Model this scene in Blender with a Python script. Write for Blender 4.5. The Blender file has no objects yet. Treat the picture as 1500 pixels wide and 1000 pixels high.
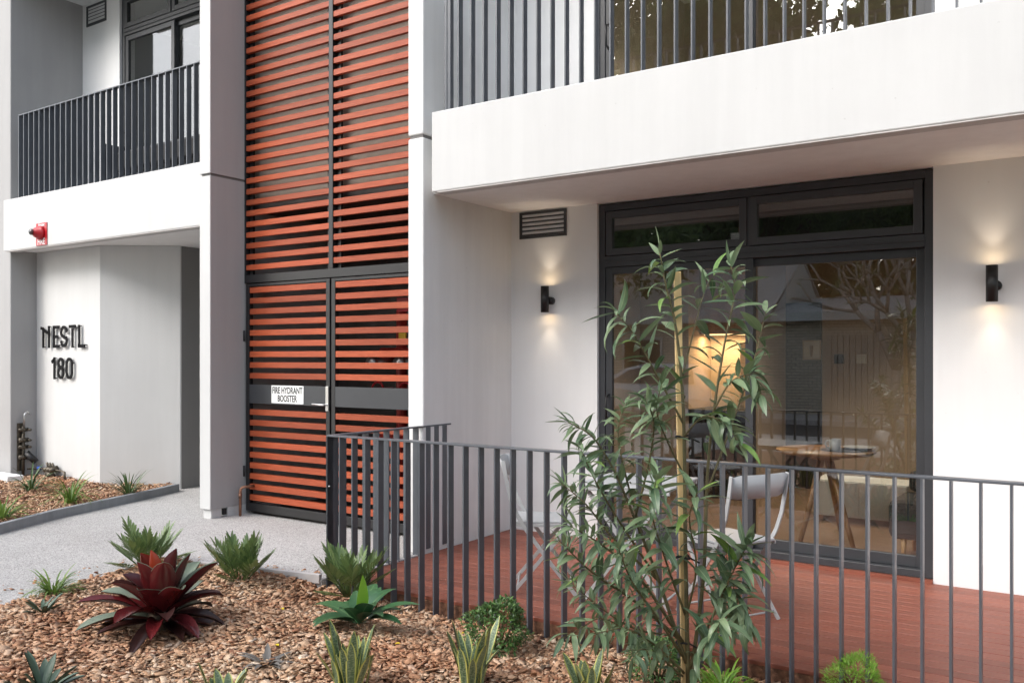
import bpy, bmesh, math, random
import numpy as np
from mathutils import Vector, Matrix, Euler
R = math.radians
random.seed(7)
rng = np.random.default_rng(11)
SC = bpy.context.scene
COL = SC.collection

# ------------------------------------------------------------------ camera, world, sun, exposure
F, YAW, YH, CZ = 1280.0, R(33.8), 523.0, 1.47        # photo focal length (px), yaw, horizon row, eye height
cam_d = bpy.data.cameras.new('camera')
cam = bpy.data.objects.new('camera', cam_d); COL.objects.link(cam)
cam.location = (0, 0, CZ); cam.rotation_euler = (R(90), 0, YAW)
cam_d.sensor_width = 36; cam_d.lens = 36 * F / 1500; cam_d.shift_y = (YH - 500) / 1500
cam_d.clip_start = 0.05; cam_d.clip_end = 1200
SC.camera = cam

SUN_EL, SUN_AZ = 38, 205                              # azimuth clockwise from +Y
W = bpy.data.worlds.new('World'); SC.world = W; W.use_nodes = True
nt = W.node_tree; bg = nt.nodes['Background']
sky = nt.nodes.new('ShaderNodeTexSky'); sky.sky_type = 'NISHITA'; sky.sun_disc = False
sky.sun_elevation = R(SUN_EL); sky.sun_rotation = R(SUN_AZ)
sky.air_density = 1.0; sky.dust_density = 3.0; sky.ozone_density = 1.0
hs = nt.nodes.new('ShaderNodeHueSaturation'); hs.inputs['Saturation'].default_value = 0.52
nt.links.new(sky.outputs[0], hs.inputs['Color']); nt.links.new(hs.outputs[0], bg.inputs['Color'])
bg.inputs['Strength'].default_value = 0.15
sun_d = bpy.data.lights.new('sun', 'SUN'); sun_d.energy = 0.85; sun_d.angle = R(50); sun_d.color = (1, 0.985, 0.96)
sun = bpy.data.objects.new('sun', sun_d); COL.objects.link(sun)
_a, _e = R(SUN_AZ), R(SUN_EL)
to_sun = Vector((math.sin(_a) * math.cos(_e), math.cos(_a) * math.cos(_e), math.sin(_e)))
sun.rotation_euler = to_sun.to_track_quat('Z', 'Y').to_euler(); sun.location = (-6, -10, 14)
SC.view_settings.view_transform = 'Standard'; SC.view_settings.look = 'None'
SC.view_settings.exposure = 1.50; SC.view_settings.gamma = 1.0; SC.view_settings.use_curve_mapping = False
SC.render.engine = 'CYCLES'
SC.cycles.use_denoising = True
SC.cycles.max_bounces = 8; SC.cycles.diffuse_bounces = 4; SC.cycles.glossy_bounces = 4
SC.cycles.transparent_max_bounces = 16; SC.cycles.sample_clamp_indirect = 6
SC.cycles.caustics_reflective = False; SC.cycles.caustics_refractive = False

# ------------------------------------------------------------------ pixel helpers (direction only; distance from what a thing stands on)
_s, _c = math.sin(YAW), math.cos(YAW)
def ray(px, py):
    t = (px - 750) / F
    return Vector((-_s + _c * t, _c + _s * t, -(py - YH) / F))
def onZ(px, py, z=0.0):
    r = ray(px, py); k = (z - CZ) / r.z
    return Vector((r.x * k, r.y * k, z))
def onY(px, py, y):
    r = ray(px, py); k = y / r.y
    return Vector((r.x * k, y, CZ + r.z * k))
def atD(px, py, d):
    r = ray(px, py); return Vector((r.x * d, r.y * d, CZ + r.z * d))

# ------------------------------------------------------------------ materials
def nodes(m):
    m.use_nodes = True; n = m.node_tree.nodes
    return m.node_tree, n, n['Principled BSDF']
def world_pos(t, scale=(1, 1, 1)):
    g = t.nodes.new('ShaderNodeNewGeometry')
    mp = t.nodes.new('ShaderNodeMapping'); mp.inputs['Scale'].default_value = scale
    t.links.new(g.outputs['Position'], mp.inputs['Vector'])
    return mp.outputs[0]
def noise(t, vec, scale, detail=4, rough=0.55):
    n = t.nodes.new('ShaderNodeTexNoise'); n.inputs['Scale'].default_value = scale
    n.inputs['Detail'].default_value = detail; n.inputs['Roughness'].default_value = rough
    t.links.new(vec, n.inputs['Vector']); return n.outputs['Fac']
def ramp(t, fac, stops):
    r = t.nodes.new('ShaderNodeValToRGB'); e = r.color_ramp.elements
    while len(e) < len(stops): e.new(0.5)
    for i, (p, c) in enumerate(stops):
        e[i].position = p; e[i].color = (*c, 1) if len(c) == 3 else c
    t.links.new(fac, r.inputs['Fac']); return r.outputs['Color']
def mixc(t, fac, a, b, mode='MIX'):
    m = t.nodes.new('ShaderNodeMix'); m.data_type = 'RGBA'; m.blend_type = mode
    def put(sock, v):
        if isinstance(v, (int, float)): sock.default_value = v
        elif isinstance(v, (tuple, list)): sock.default_value = (*v, 1)
        else: t.links.new(v, sock)
    put(m.inputs['Factor'], fac); put(m.inputs['A'], a); put(m.inputs['B'], b)
    return m.outputs['Result']
def math_n(t, op, a, b=None, clamp=False):
    m = t.nodes.new('ShaderNodeMath'); m.operation = op; m.use_clamp = clamp
    for i, v in enumerate((a, b)):
        if v is None: continue
        if isinstance(v, (int, float)): m.inputs[i].default_value = v
        else: t.links.new(v, m.inputs[i])
    return m.outputs[0]
def bump(t, p, h, strength=0.2, dist=0.01):
    b = t.nodes.new('ShaderNodeBump'); b.inputs['Strength'].default_value = strength; b.inputs['Distance'].default_value = dist
    t.links.new(h, b.inputs['Height']); t.links.new(b.outputs[0], p.inputs['Normal'])
def pmat(name, col, rough=0.5, metal=0.0, var=0.12, vscale=3.0, bscale=0, bstr=0.15, stretch=(1, 1, 1), objrand=0.0, spec=0.5):
    m = bpy.data.materials.new(name); t, n, p = nodes(m)
    v = world_pos(t, stretch)
    f = noise(t, v, vscale, 5)
    dark = tuple(max(0, c * (1 - var)) for c in col); lite = tuple(min(1, c * (1 + var)) for c in col)
    c = ramp(t, f, [(0.3, dark), (0.7, lite)])
    if objrand:
        oi = t.nodes.new('ShaderNodeObjectInfo')
        k = math_n(t, 'MULTIPLY_ADD', oi.outputs['Random'], 2 * objrand); k.node.inputs[2].default_value = 1 - objrand
        hsv = t.nodes.new('ShaderNodeHueSaturation'); t.links.new(c, hsv.inputs['Color']); t.links.new(k, hsv.inputs['Value'])
        c = hsv.outputs[0]
    t.links.new(c, p.inputs['Base Color'])
    p.inputs['Roughness'].default_value = rough; p.inputs['Metallic'].default_value = metal
    p.inputs['Specular IOR Level'].default_value = spec
    if bscale: bump(t, p, noise(t, v, bscale, 3), bstr, 0.01)
    return m
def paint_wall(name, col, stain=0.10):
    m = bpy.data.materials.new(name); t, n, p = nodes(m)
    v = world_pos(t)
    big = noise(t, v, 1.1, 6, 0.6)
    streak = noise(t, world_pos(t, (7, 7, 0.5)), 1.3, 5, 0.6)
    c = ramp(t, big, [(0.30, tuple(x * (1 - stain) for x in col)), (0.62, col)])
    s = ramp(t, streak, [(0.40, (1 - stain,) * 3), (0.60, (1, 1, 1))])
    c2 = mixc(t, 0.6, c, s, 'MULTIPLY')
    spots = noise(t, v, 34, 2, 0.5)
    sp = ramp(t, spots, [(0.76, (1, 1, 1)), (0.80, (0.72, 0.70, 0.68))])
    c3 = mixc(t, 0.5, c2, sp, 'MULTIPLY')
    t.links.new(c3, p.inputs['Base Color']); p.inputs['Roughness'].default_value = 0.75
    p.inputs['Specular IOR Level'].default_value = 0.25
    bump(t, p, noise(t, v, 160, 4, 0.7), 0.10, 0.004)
    return m
M = {}
M['wall'] = paint_wall('white_render', (0.76, 0.765, 0.765), 0.03)
M['fascia'] = paint_wall('fascia_white_dimmed', (0.545, 0.548, 0.543), 0.05)  # white darkened in the colour to offset strong daylight on front faces
M['lettered_wall'] = paint_wall('lettered_white_dimmed', (0.575, 0.58, 0.575), 0.05)  # same white as the other walls, colour lowered against the sun on it
M['concrete'] = paint_wall('painted_concrete', (0.72, 0.72, 0.715), 0.08)
M['soffit'] = paint_wall('soffit_paint', (0.84, 0.85, 0.85), 0.06)
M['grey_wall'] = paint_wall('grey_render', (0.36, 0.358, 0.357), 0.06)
M['beige'] = paint_wall('beige_wall', (0.36, 0.32, 0.27), 0.12)
M['dark_grey'] = paint_wall('entry_shade_grey', (0.22, 0.215, 0.21), 0.06)  # grey with the shade of the entry recess put into its colour
M['joint'] = pmat('joint_sealant', (0.16, 0.155, 0.15), 0.9)
M['frame'] = pmat('charcoal_frame', (0.038, 0.041, 0.046), 0.42, 0.0, 0.10, 4, 90, 0.03)
M['bar'] = pmat('charcoal_bar', (0.085, 0.094, 0.108), 0.36, 0.0, 0.12, 7, 120, 0.05)
M['black'] = pmat('black_steel', (0.012, 0.012, 0.013), 0.45, 0.0, 0.2, 5)
M['white_text'] = pmat('white_print', (0.8, 0.8, 0.8), 0.5, var=0.02)
M['sign_white'] = pmat('sign_white', (0.78, 0.79, 0.78), 0.35, var=0.04)
M['black_text'] = pmat('black_print', (0.01, 0.01, 0.01), 0.6, var=0.02)
M['letter'] = pmat('letter_black', (0.005, 0.005, 0.006), 0.7, var=0.1, spec=0.15)
M['red'] = pmat('signal_red', (0.40, 0.008, 0.016), 0.35, var=0.05)
M['red_pipe'] = pmat('red_pipe', (0.30, 0.02, 0.015), 0.45, var=0.2)
M['yellow'] = pmat('yellow_tag', (0.7, 0.5, 0.02), 0.5)
M['blue'] = pmat('blue_cap', (0.03, 0.10, 0.45), 0.5)
M['steel'] = pmat('steel', (0.55, 0.55, 0.55), 0.3, 1.0, 0.1)
M['brass'] = pmat('aged_brass', (0.085, 0.072, 0.055), 0.45, 0.7, 0.3, 20)
M['copper'] = pmat('aged_copper', (0.24, 0.12, 0.075), 0.5, 0.5, 0.35, 14)
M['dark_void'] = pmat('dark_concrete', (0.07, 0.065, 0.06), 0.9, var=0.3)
M['taupe'] = pmat('taupe_plaster', (0.42, 0.35, 0.28), 0.8, var=0.06)
M['cream'] = pmat('cream_plaster', (0.52, 0.46, 0.39), 0.8, var=0.06)
M['ceiling'] = pmat('ceiling_paint', (0.62, 0.60, 0.57), 0.85, var=0.03)
M['floorboard'] = pmat('floor_timber', (0.20, 0.135, 0.085), 0.4, var=0.25, vscale=4, stretch=(1, 8, 1))
M['walnut'] = pmat('oiled_walnut', (0.30, 0.155, 0.062), 0.38, var=0.35, vscale=10, stretch=(1, 1, 0.15))
M['oak'] = pmat('honey_oak', (0.50, 0.30, 0.13), 0.45, var=0.2, vscale=8, stretch=(1, 1, 0.2))
M['chair'] = pmat('light_grey_enamel', (0.42, 0.43, 0.435), 0.38, var=0.06)
M['ceramic'] = pmat('grey_ceramic', (0.42, 0.42, 0.40), 0.3, var=0.08)
M['fabric'] = pmat('charcoal_fabric', (0.045, 0.048, 0.05), 0.95, var=0.3, vscale=60, bscale=300, bstr=0.3)
M['white_lam'] = pmat('white_laminate', (0.62, 0.64, 0.62), 0.4, var=0.04)
M['curtain'] = pmat('curtain', (0.50, 0.46, 0.40), 0.9, var=0.1)
M['kerb'] = paint_wall('kerb_concrete', (0.27, 0.28, 0.29), 0.2)
M['edging'] = paint_wall('edging_concrete', (0.55, 0.53, 0.52), 0.2)
M['asphalt'] = pmat('asphalt', (0.05, 0.05, 0.052), 0.9, var=0.25, vscale=8, bscale=120, bstr=0.4)
M['ground'] = pmat('grass_ground', (0.06, 0.085, 0.03), 0.95, var=0.4, vscale=5, bscale=40, bstr=0.6)
M['bark'] = pmat('bark', (0.13, 0.095, 0.065), 0.9, var=0.4, vscale=20, bscale=50, bstr=0.5, stretch=(1, 1, 0.2))
M['pale_bark'] = pmat('pale_bark', (0.34, 0.31, 0.27), 0.9, var=0.3, vscale=14, bscale=40, bstr=0.4)
M['stem'] = pmat('green_stem', (0.10, 0.085, 0.035), 0.6, var=0.3, vscale=20)
M['stake'] = pmat('pine_stake', (0.64, 0.46, 0.22), 0.7, var=0.3, vscale=14, bscale=60, bstr=0.3, stretch=(1, 1, 0.06))
M['terracotta'] = pmat('terracotta', (0.42, 0.16, 0.08), 0.8, var=0.2)
M['car_paint'] = pmat('silver_car_paint', (0.60, 0.62, 0.63), 0.25, 0.3, 0.03)
M['rubber'] = pmat('tyre_rubber', (0.02, 0.02, 0.02), 0.9)
M['tail'] = pmat('tail_lamp_red', (0.35, 0.02, 0.02), 0.25)

def slat_mat(name, c1, c2, c3):
    m = bpy.data.materials.new(name); t, n, p = nodes(m)
    f = noise(t, world_pos(t, (1.2, 30, 30)), 4.0, 6, 0.6)
    big = noise(t, world_pos(t, (0.7, 0.7, 1.4)), 1.6, 3, 0.5)
    c = ramp(t, f, [(0.25, c1), (0.5, c2), (0.75, c3)])
    k = ramp(t, big, [(0.35, (0.82, 0.76, 0.74)), (0.65, (1.0, 1.0, 1.0))])
    c = mixc(t, 0.8, c, k, 'MULTIPLY')
    oi = t.nodes.new('ShaderNodeObjectInfo')
    val = math_n(t, 'MULTIPLY_ADD', oi.outputs['Random'], 0.42); val.node.inputs[2].default_value = 0.80
    hsv = t.nodes.new('ShaderNodeHueSaturation'); t.links.new(c, hsv.inputs['Color']); t.links.new(val, hsv.inputs['Value'])
    t.links.new(hsv.outputs[0], p.inputs['Base Color'])
    p.inputs['Roughness'].default_value = 0.5; p.inputs['Specular IOR Level'].default_value = 0.35
    bump(t, p, f, 0.2, 0.004)
    return m
M['slat'] = slat_mat('cedar_slat', (0.23, 0.042, 0.016), (0.33, 0.068, 0.026), (0.41, 0.100, 0.042))

def deck_mat():
    m = bpy.data.materials.new('merbau_deck'); t, n, p = nodes(m)
    f = noise(t, world_pos(t, (0.8, 40, 10)), 3.0, 6, 0.65)
    big = noise(t, world_pos(t), 1.1, 4, 0.6)
    c = ramp(t, f, [(0.25, (0.185, 0.054, 0.033)), (0.5, (0.260, 0.082, 0.050)), (0.78, (0.330, 0.118, 0.077))])
    k = ramp(t, big, [(0.35, (0.78, 0.72, 0.70)), (0.62, (1, 1, 1))])
    c = mixc(t, 0.7, c, k, 'MULTIPLY')
    oi = t.nodes.new('ShaderNodeObjectInfo')
    val = math_n(t, 'MULTIPLY_ADD', oi.outputs['Random'], 0.34); val.node.inputs[2].default_value = 0.82
    hsv = t.nodes.new('ShaderNodeHueSaturation'); t.links.new(c, hsv.inputs['Color']); t.links.new(val, hsv.inputs['Value'])
    t.links.new(hsv.outputs[0], p.inputs['Base Color']); p.inputs['Roughness'].default_value = 0.5
    w = t.nodes.new('ShaderNodeTexWave'); w.bands_direction = 'Y'; w.inputs['Scale'].default_value = 55
    t.links.new(world_pos(t), w.inputs['Vector'])
    bump(t, p, w.outputs['Fac'], 0.25, 0.003)
    return m
M['deck'] = deck_mat()

def aggregate():
    m = bpy.data.materials.new('exposed_aggregate'); t, n, p = nodes(m)
    v = world_pos(t)
    vo = t.nodes.new('ShaderNodeTexVoronoi'); vo.inputs['Scale'].default_value = 150
    t.links.new(v, vo.inputs['Vector'])
    sep = t.nodes.new('ShaderNodeSeparateColor'); t.links.new(vo.outputs['Color'], sep.inputs[0])
    c = ramp(t, sep.outputs[0], [(0.0, (0.20, 0.195, 0.19)), (0.14, (0.37, 0.365, 0.355)), (0.55, (0.46, 0.455, 0.445)), (0.9, (0.60, 0.59, 0.58))])
    big = noise(t, v, 0.8, 6, 0.6)
    k = ramp(t, big, [(0.3, (0.80, 0.79, 0.78)), (0.6, (1, 1, 1))])
    d = ramp(t, vo.outputs['Distance'], [(0.35, (1, 1, 1)), (0.75, (0.70, 0.69, 0.68))])
    c = mixc(t, 1.0, c, k, 'MULTIPLY'); c = mixc(t, 0.8, c, d, 'MULTIPLY')
    t.links.new(c, p.inputs['Base Color']); p.inputs['Roughness'].default_value = 0.85
    h = math_n(t, 'SUBTRACT', 1.0, vo.outputs['Distance'])
    bump(t, p, h, 0.5, 0.004)
    return m
M['aggregate'] = aggregate()

def mulch_mat():
    m = bpy.data.materials.new('bark_chip'); t, n, p = nodes(m)
    a = t.nodes.new('ShaderNodeAttribute'); a.attribute_name = 'rnd'
    c = ramp(t, a.outputs['Fac'], [(0.0, (0.13, 0.058, 0.034)), (0.15, (0.30, 0.142, 0.076)), (0.40, (0.50, 0.300, 0.172)), (0.66, (0.61, 0.420, 0.270)), (0.90, (0.70, 0.55, 0.40)), (1.0, (0.76, 0.65, 0.53))])
    f = noise(t, world_pos(t, (60, 60, 60)), 1.0, 4)
    k = ramp(t, f, [(0.3, (0.72, 0.68, 0.66)), (0.7, (1, 1, 1))])
    big = noise(t, world_pos(t), 1.3, 4)
    kb = ramp(t, big, [(0.32, (0.80, 0.60, 0.50)), (0.6, (1, 1, 1))])
    c = mixc(t, 1.0, mixc(t, 0.9, c, k, 'MULTIPLY'), kb, 'MULTIPLY')
    t.links.new(c, p.inputs['Base Color']); p.inputs['Roughness'].default_value = 0.8
    return m
M['chip'] = mulch_mat()
M['soil'] = pmat('mulch_bed', (0.17, 0.080, 0.045), 0.95, var=0.6, vscale=28, bscale=50, bstr=1.0)

def leaf_mat(name, c_dark, c_lite, mid=None, edge=None, rough=0.38, band=None, edge_w=0.14, trans=0.0):
    """uv.x runs across the blade, uv.y along it"""
    m = bpy.data.materials.new(name); t, n, p = nodes(m)
    uv = t.nodes.new('ShaderNodeUVMap'); sx = t.nodes.new('ShaderNodeSeparateXYZ'); t.links.new(uv.outputs[0], sx.inputs[0])
    oi = t.nodes.new('ShaderNodeObjectInfo')
    a = t.nodes.new('ShaderNodeAttribute'); a.attribute_name = 'rnd'
    r = math_n(t, 'FRACT', math_n(t, 'ADD', oi.outputs['Random'], a.outputs['Fac']))
    f = noise(t, world_pos(t), 25, 3)
    fac = math_n(t, 'MULTIPLY_ADD', f, 0.5); t.links.new(math_n(t, 'MULTIPLY_ADD', r, 0.75), fac.node.inputs[2])
    fac.node.inputs[2].links[0].from_node.inputs[2].default_value = -0.12
    c = mixc(t, math_n(t, 'MAXIMUM', math_n(t, 'MINIMUM', fac, 1.0), 0.0), c_dark, c_lite)
    dx = math_n(t, 'ABSOLUTE', math_n(t, 'SUBTRACT', sx.outputs['X'], 0.5))
    if band:
        w = t.nodes.new('ShaderNodeTexNoise'); w.inputs['Scale'].default_value = 1.0; w.inputs['Detail'].default_value = 3
        mp = t.nodes.new('ShaderNodeMapping'); mp.inputs['Scale'].default_value = (3, 26, 1); t.links.new(uv.outputs[0], mp.inputs['Vector'])
        t.links.new(mp.outputs[0], w.inputs['Vector'])
        c = mixc(t, ramp(t, w.outputs['Fac'], [(0.46, (0, 0, 0)), (0.54, (1, 1, 1))]), c, band)
    if mid: c = mixc(t, ramp(t, dx, [(0.0, (0.8,) * 3), (0.06, (0, 0, 0))]), c, mid)
    if edge: c = mixc(t, ramp(t, dx, [(0.5 - edge_w, (0, 0, 0)), (0.5 - edge_w * 0.75, (1, 1, 1))]), c, edge)
    t.links.new(c, p.inputs['Base Color']); p.inputs['Roughness'].default_value = rough
    if trans:
        tr = t.nodes.new('ShaderNodeBsdfTranslucent'); t.links.new(c, tr.inputs['Color'])
        mx = t.nodes.new('ShaderNodeMixShader'); mx.inputs[0].default_value = trans
        t.links.new(p.outputs[0], mx.inputs[1]); t.links.new(tr.outputs[0], mx.inputs[2])
        t.links.new(mx.outputs[0], n['Material Output'].inputs['Surface'])
    return m
M['leaf_tree'] = leaf_mat('sapling_leaf', (0.050, 0.105, 0.055), (0.235, 0.315, 0.170), mid=(0.28, 0.34, 0.20), rough=0.34, trans=0.22)
M['leaf_young'] = leaf_mat('young_leaf', (0.10, 0.20, 0.045), (0.21, 0.32, 0.08), mid=(0.26, 0.34, 0.12), rough=0.32, trans=0.2)
M['leaf_zamia'] = leaf_mat('zamia_leaf', (0.060, 0.115, 0.038), (0.19, 0.27, 0.090), mid=(0.22, 0.28, 0.12), rough=0.4, trans=0.15)
M['leaf_broad'] = leaf_mat('broad_leaf', (0.026, 0.085, 0.034), (0.060, 0.150, 0.060), mid=(0.14, 0.26, 0.10), rough=0.3, trans=0.1)
M['leaf_lime'] = leaf_mat('lime_leaf', (0.16, 0.34, 0.03), (0.28, 0.48, 0.06), rough=0.35, trans=0.25)
M['leaf_strap'] = leaf_mat('strap_leaf', (0.055, 0.12, 0.022), (0.22, 0.34, 0.07), rough=0.4, trans=0.2)
M['leaf_strap_dark'] = leaf_mat('dark_strap_leaf', (0.035, 0.075, 0.025), (0.10, 0.17, 0.055), rough=0.4, trans=0.1)
M['leaf_snake'] = leaf_mat('snake_leaf', (0.045, 0.085, 0.040), (0.10, 0.15, 0.075), edge=(0.50, 0.50, 0.14), rough=0.4, band=(0.17, 0.22, 0.125), edge_w=0.15)
M['leaf_agave'] = leaf_mat('agave_leaf', (0.05, 0.085, 0.055), (0.10, 0.15, 0.095), rough=0.45)
M['leaf_grey'] = leaf_mat('grey_leaf', (0.10, 0.095, 0.085), (0.22, 0.20, 0.18), rough=0.6)
M['leaf_bush'] = leaf_mat('bush_leaf', (0.025, 0.070, 0.018), (0.12, 0.22, 0.055), rough=0.4, trans=0.15)
M['leaf_far'] = leaf_mat('far_leaf', (0.06, 0.11, 0.038), (0.20, 0.27, 0.090), rough=0.4, trans=0.5)
M['brom_top'] = leaf_mat('bromeliad_top', (0.085, 0.115, 0.080), (0.24, 0.28, 0.205), rough=0.28)
M['brom_red'] = leaf_mat('bromeliad_red', (0.040, 0.007, 0.009), (0.130, 0.014, 0.015), rough=0.26)
M['brom_core'] = leaf_mat('bromeliad_core', (0.20, 0.020, 0.012), (0.33, 0.045, 0.018), rough=0.30, trans=0.25)
M['brom_dark'] = leaf_mat('bromeliad_dark', (0.025, 0.012, 0.011), (0.070, 0.022, 0.018), rough=0.35)

def glass(name, tint=(0.80, 0.82, 0.80), r0=0.06):
    m = bpy.data.materials.new(name); t, n, p = nodes(m); n.remove(p)
    lw = t.nodes.new('ShaderNodeLayerWeight'); lw.inputs['Blend'].default_value = 0.5
    pw = math_n(t, 'POWER', lw.outputs['Facing'], 5.0)
    fr = math_n(t, 'MULTIPLY_ADD', pw, 1 - r0); fr.node.inputs[2].default_value = r0
    tr = t.nodes.new('ShaderNodeBsdfTransparent'); tr.inputs[0].default_value = (*tint, 1)
    gl = t.nodes.new('ShaderNodeBsdfGlossy'); gl.inputs['Roughness'].default_value = 0.0
    mx = t.nodes.new('ShaderNodeMixShader'); t.links.new(fr, mx.inputs[0])
    t.links.new(tr.outputs[0], mx.inputs[1]); t.links.new(gl.outputs[0], mx.inputs[2])
    t.links.new(mx.outputs[0], n['Material Output'].inputs['Surface'])
    return m
M['glass'] = glass('window_glass', (0.88, 0.89, 0.88), 0.125)
M['dark_glass'] = glass('tinted_glass', (0.25, 0.26, 0.27), 0.09)
M['clear_glass'] = glass('clear_glass', (0.92, 0.93, 0.93), 0.05)
def emit(name, col, s):
    m = bpy.data.materials.new(name); t, n, p = nodes(m)
    p.inputs['Base Color'].default_value = (*col, 1); p.inputs['Emission Color'].default_value = (*col, 1); p.inputs['Emission Strength'].default_value = s
    return m
M['lamp'] = emit('warm_lamp', (1, 0.72, 0.42), 14)
M['lamp_soft'] = emit('warm_diffuser', (1, 0.66, 0.30), 1.2)

def brick_mat():
    m = bpy.data.materials.new('cream_brick'); t, n, p = nodes(m)
    g = t.nodes.new('ShaderNodeNewGeometry'); sp = t.nodes.new('ShaderNodeSeparateXYZ'); t.links.new(g.outputs['Position'], sp.inputs[0])
    cb = t.nodes.new('ShaderNodeCombineXYZ'); t.links.new(math_n(t, 'ADD', sp.outputs['X'], sp.outputs['Y']), cb.inputs[0]); t.links.new(sp.outputs['Z'], cb.inputs[1])
    b = t.nodes.new('ShaderNodeTexBrick'); b.inputs['Scale'].default_value = 1.0
    b.inputs['Brick Width'].default_value = 0.24; b.inputs['Row Height'].default_value = 0.086; b.inputs['Mortar Size'].default_value = 0.008
    b.inputs['Color1'].default_value = (0.74, 0.66, 0.54, 1); b.inputs['Color2'].default_value = (0.64, 0.56, 0.45, 1); b.inputs['Mortar'].default_value = (0.36, 0.31, 0.26, 1)
    t.links.new(cb.outputs[0], b.inputs['Vector']); t.links.new(b.outputs['Color'], p.inputs['Base Color'])
    p.inputs['Roughness'].default_value = 0.85
    return m
M['brick'] = brick_mat()
def corr_mat():
    m = bpy.data.materials.new('corrugated_iron'); t, n, p = nodes(m)
    w = t.nodes.new('ShaderNodeTexWave'); w.bands_direction = 'X'; w.inputs['Scale'].default_value = 4.2
    t.links.new(world_pos(t), w.inputs['Vector'])
    p.inputs['Base Color'].default_value = (0.72, 0.71, 0.69, 1); p.inputs['Roughness'].default_value = 0.5
    bump(t, p, w.outputs['Fac'], 0.9, 0.03)
    return m
M['iron'] = corr_mat()

# ------------------------------------------------------------------ object helpers
ORG = {}
def link(o, parent=None, loc=None, rot=None):
    COL.objects.link(o)
    base = ORG.get(parent.name, Vector((0, 0, 0))) if parent else Vector((0, 0, 0))
    if parent: o.parent = parent
    l = Vector(loc) if loc is not None else base.copy()
    o.location = l - base
    if rot is not None: o.rotation_euler = rot
    ORG[o.name] = l
    return o
def tag(o, label=None, cat=None, group=None, kind=None):
    if label: o['label'] = label
    if cat: o['category'] = cat
    if group: o['group'] = group
    if kind: o['kind'] = kind
    return o
def thing(name, label, cat, loc=(0, 0, 0), rz=0.0, group=None):
    o = bpy.data.objects.new(name, None); COL.objects.link(o)
    o.empty_display_size = 0.1
    o.location = loc; o.rotation_euler = (0, 0, rz)
    ORG[o.name] = Vector(loc) if abs(rz) < 1e-9 else Vector((0, 0, 0))
    if abs(rz) > 1e-9: ROT.add(o.name)
    return tag(o, label, cat, group)
ROT = set()

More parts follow.
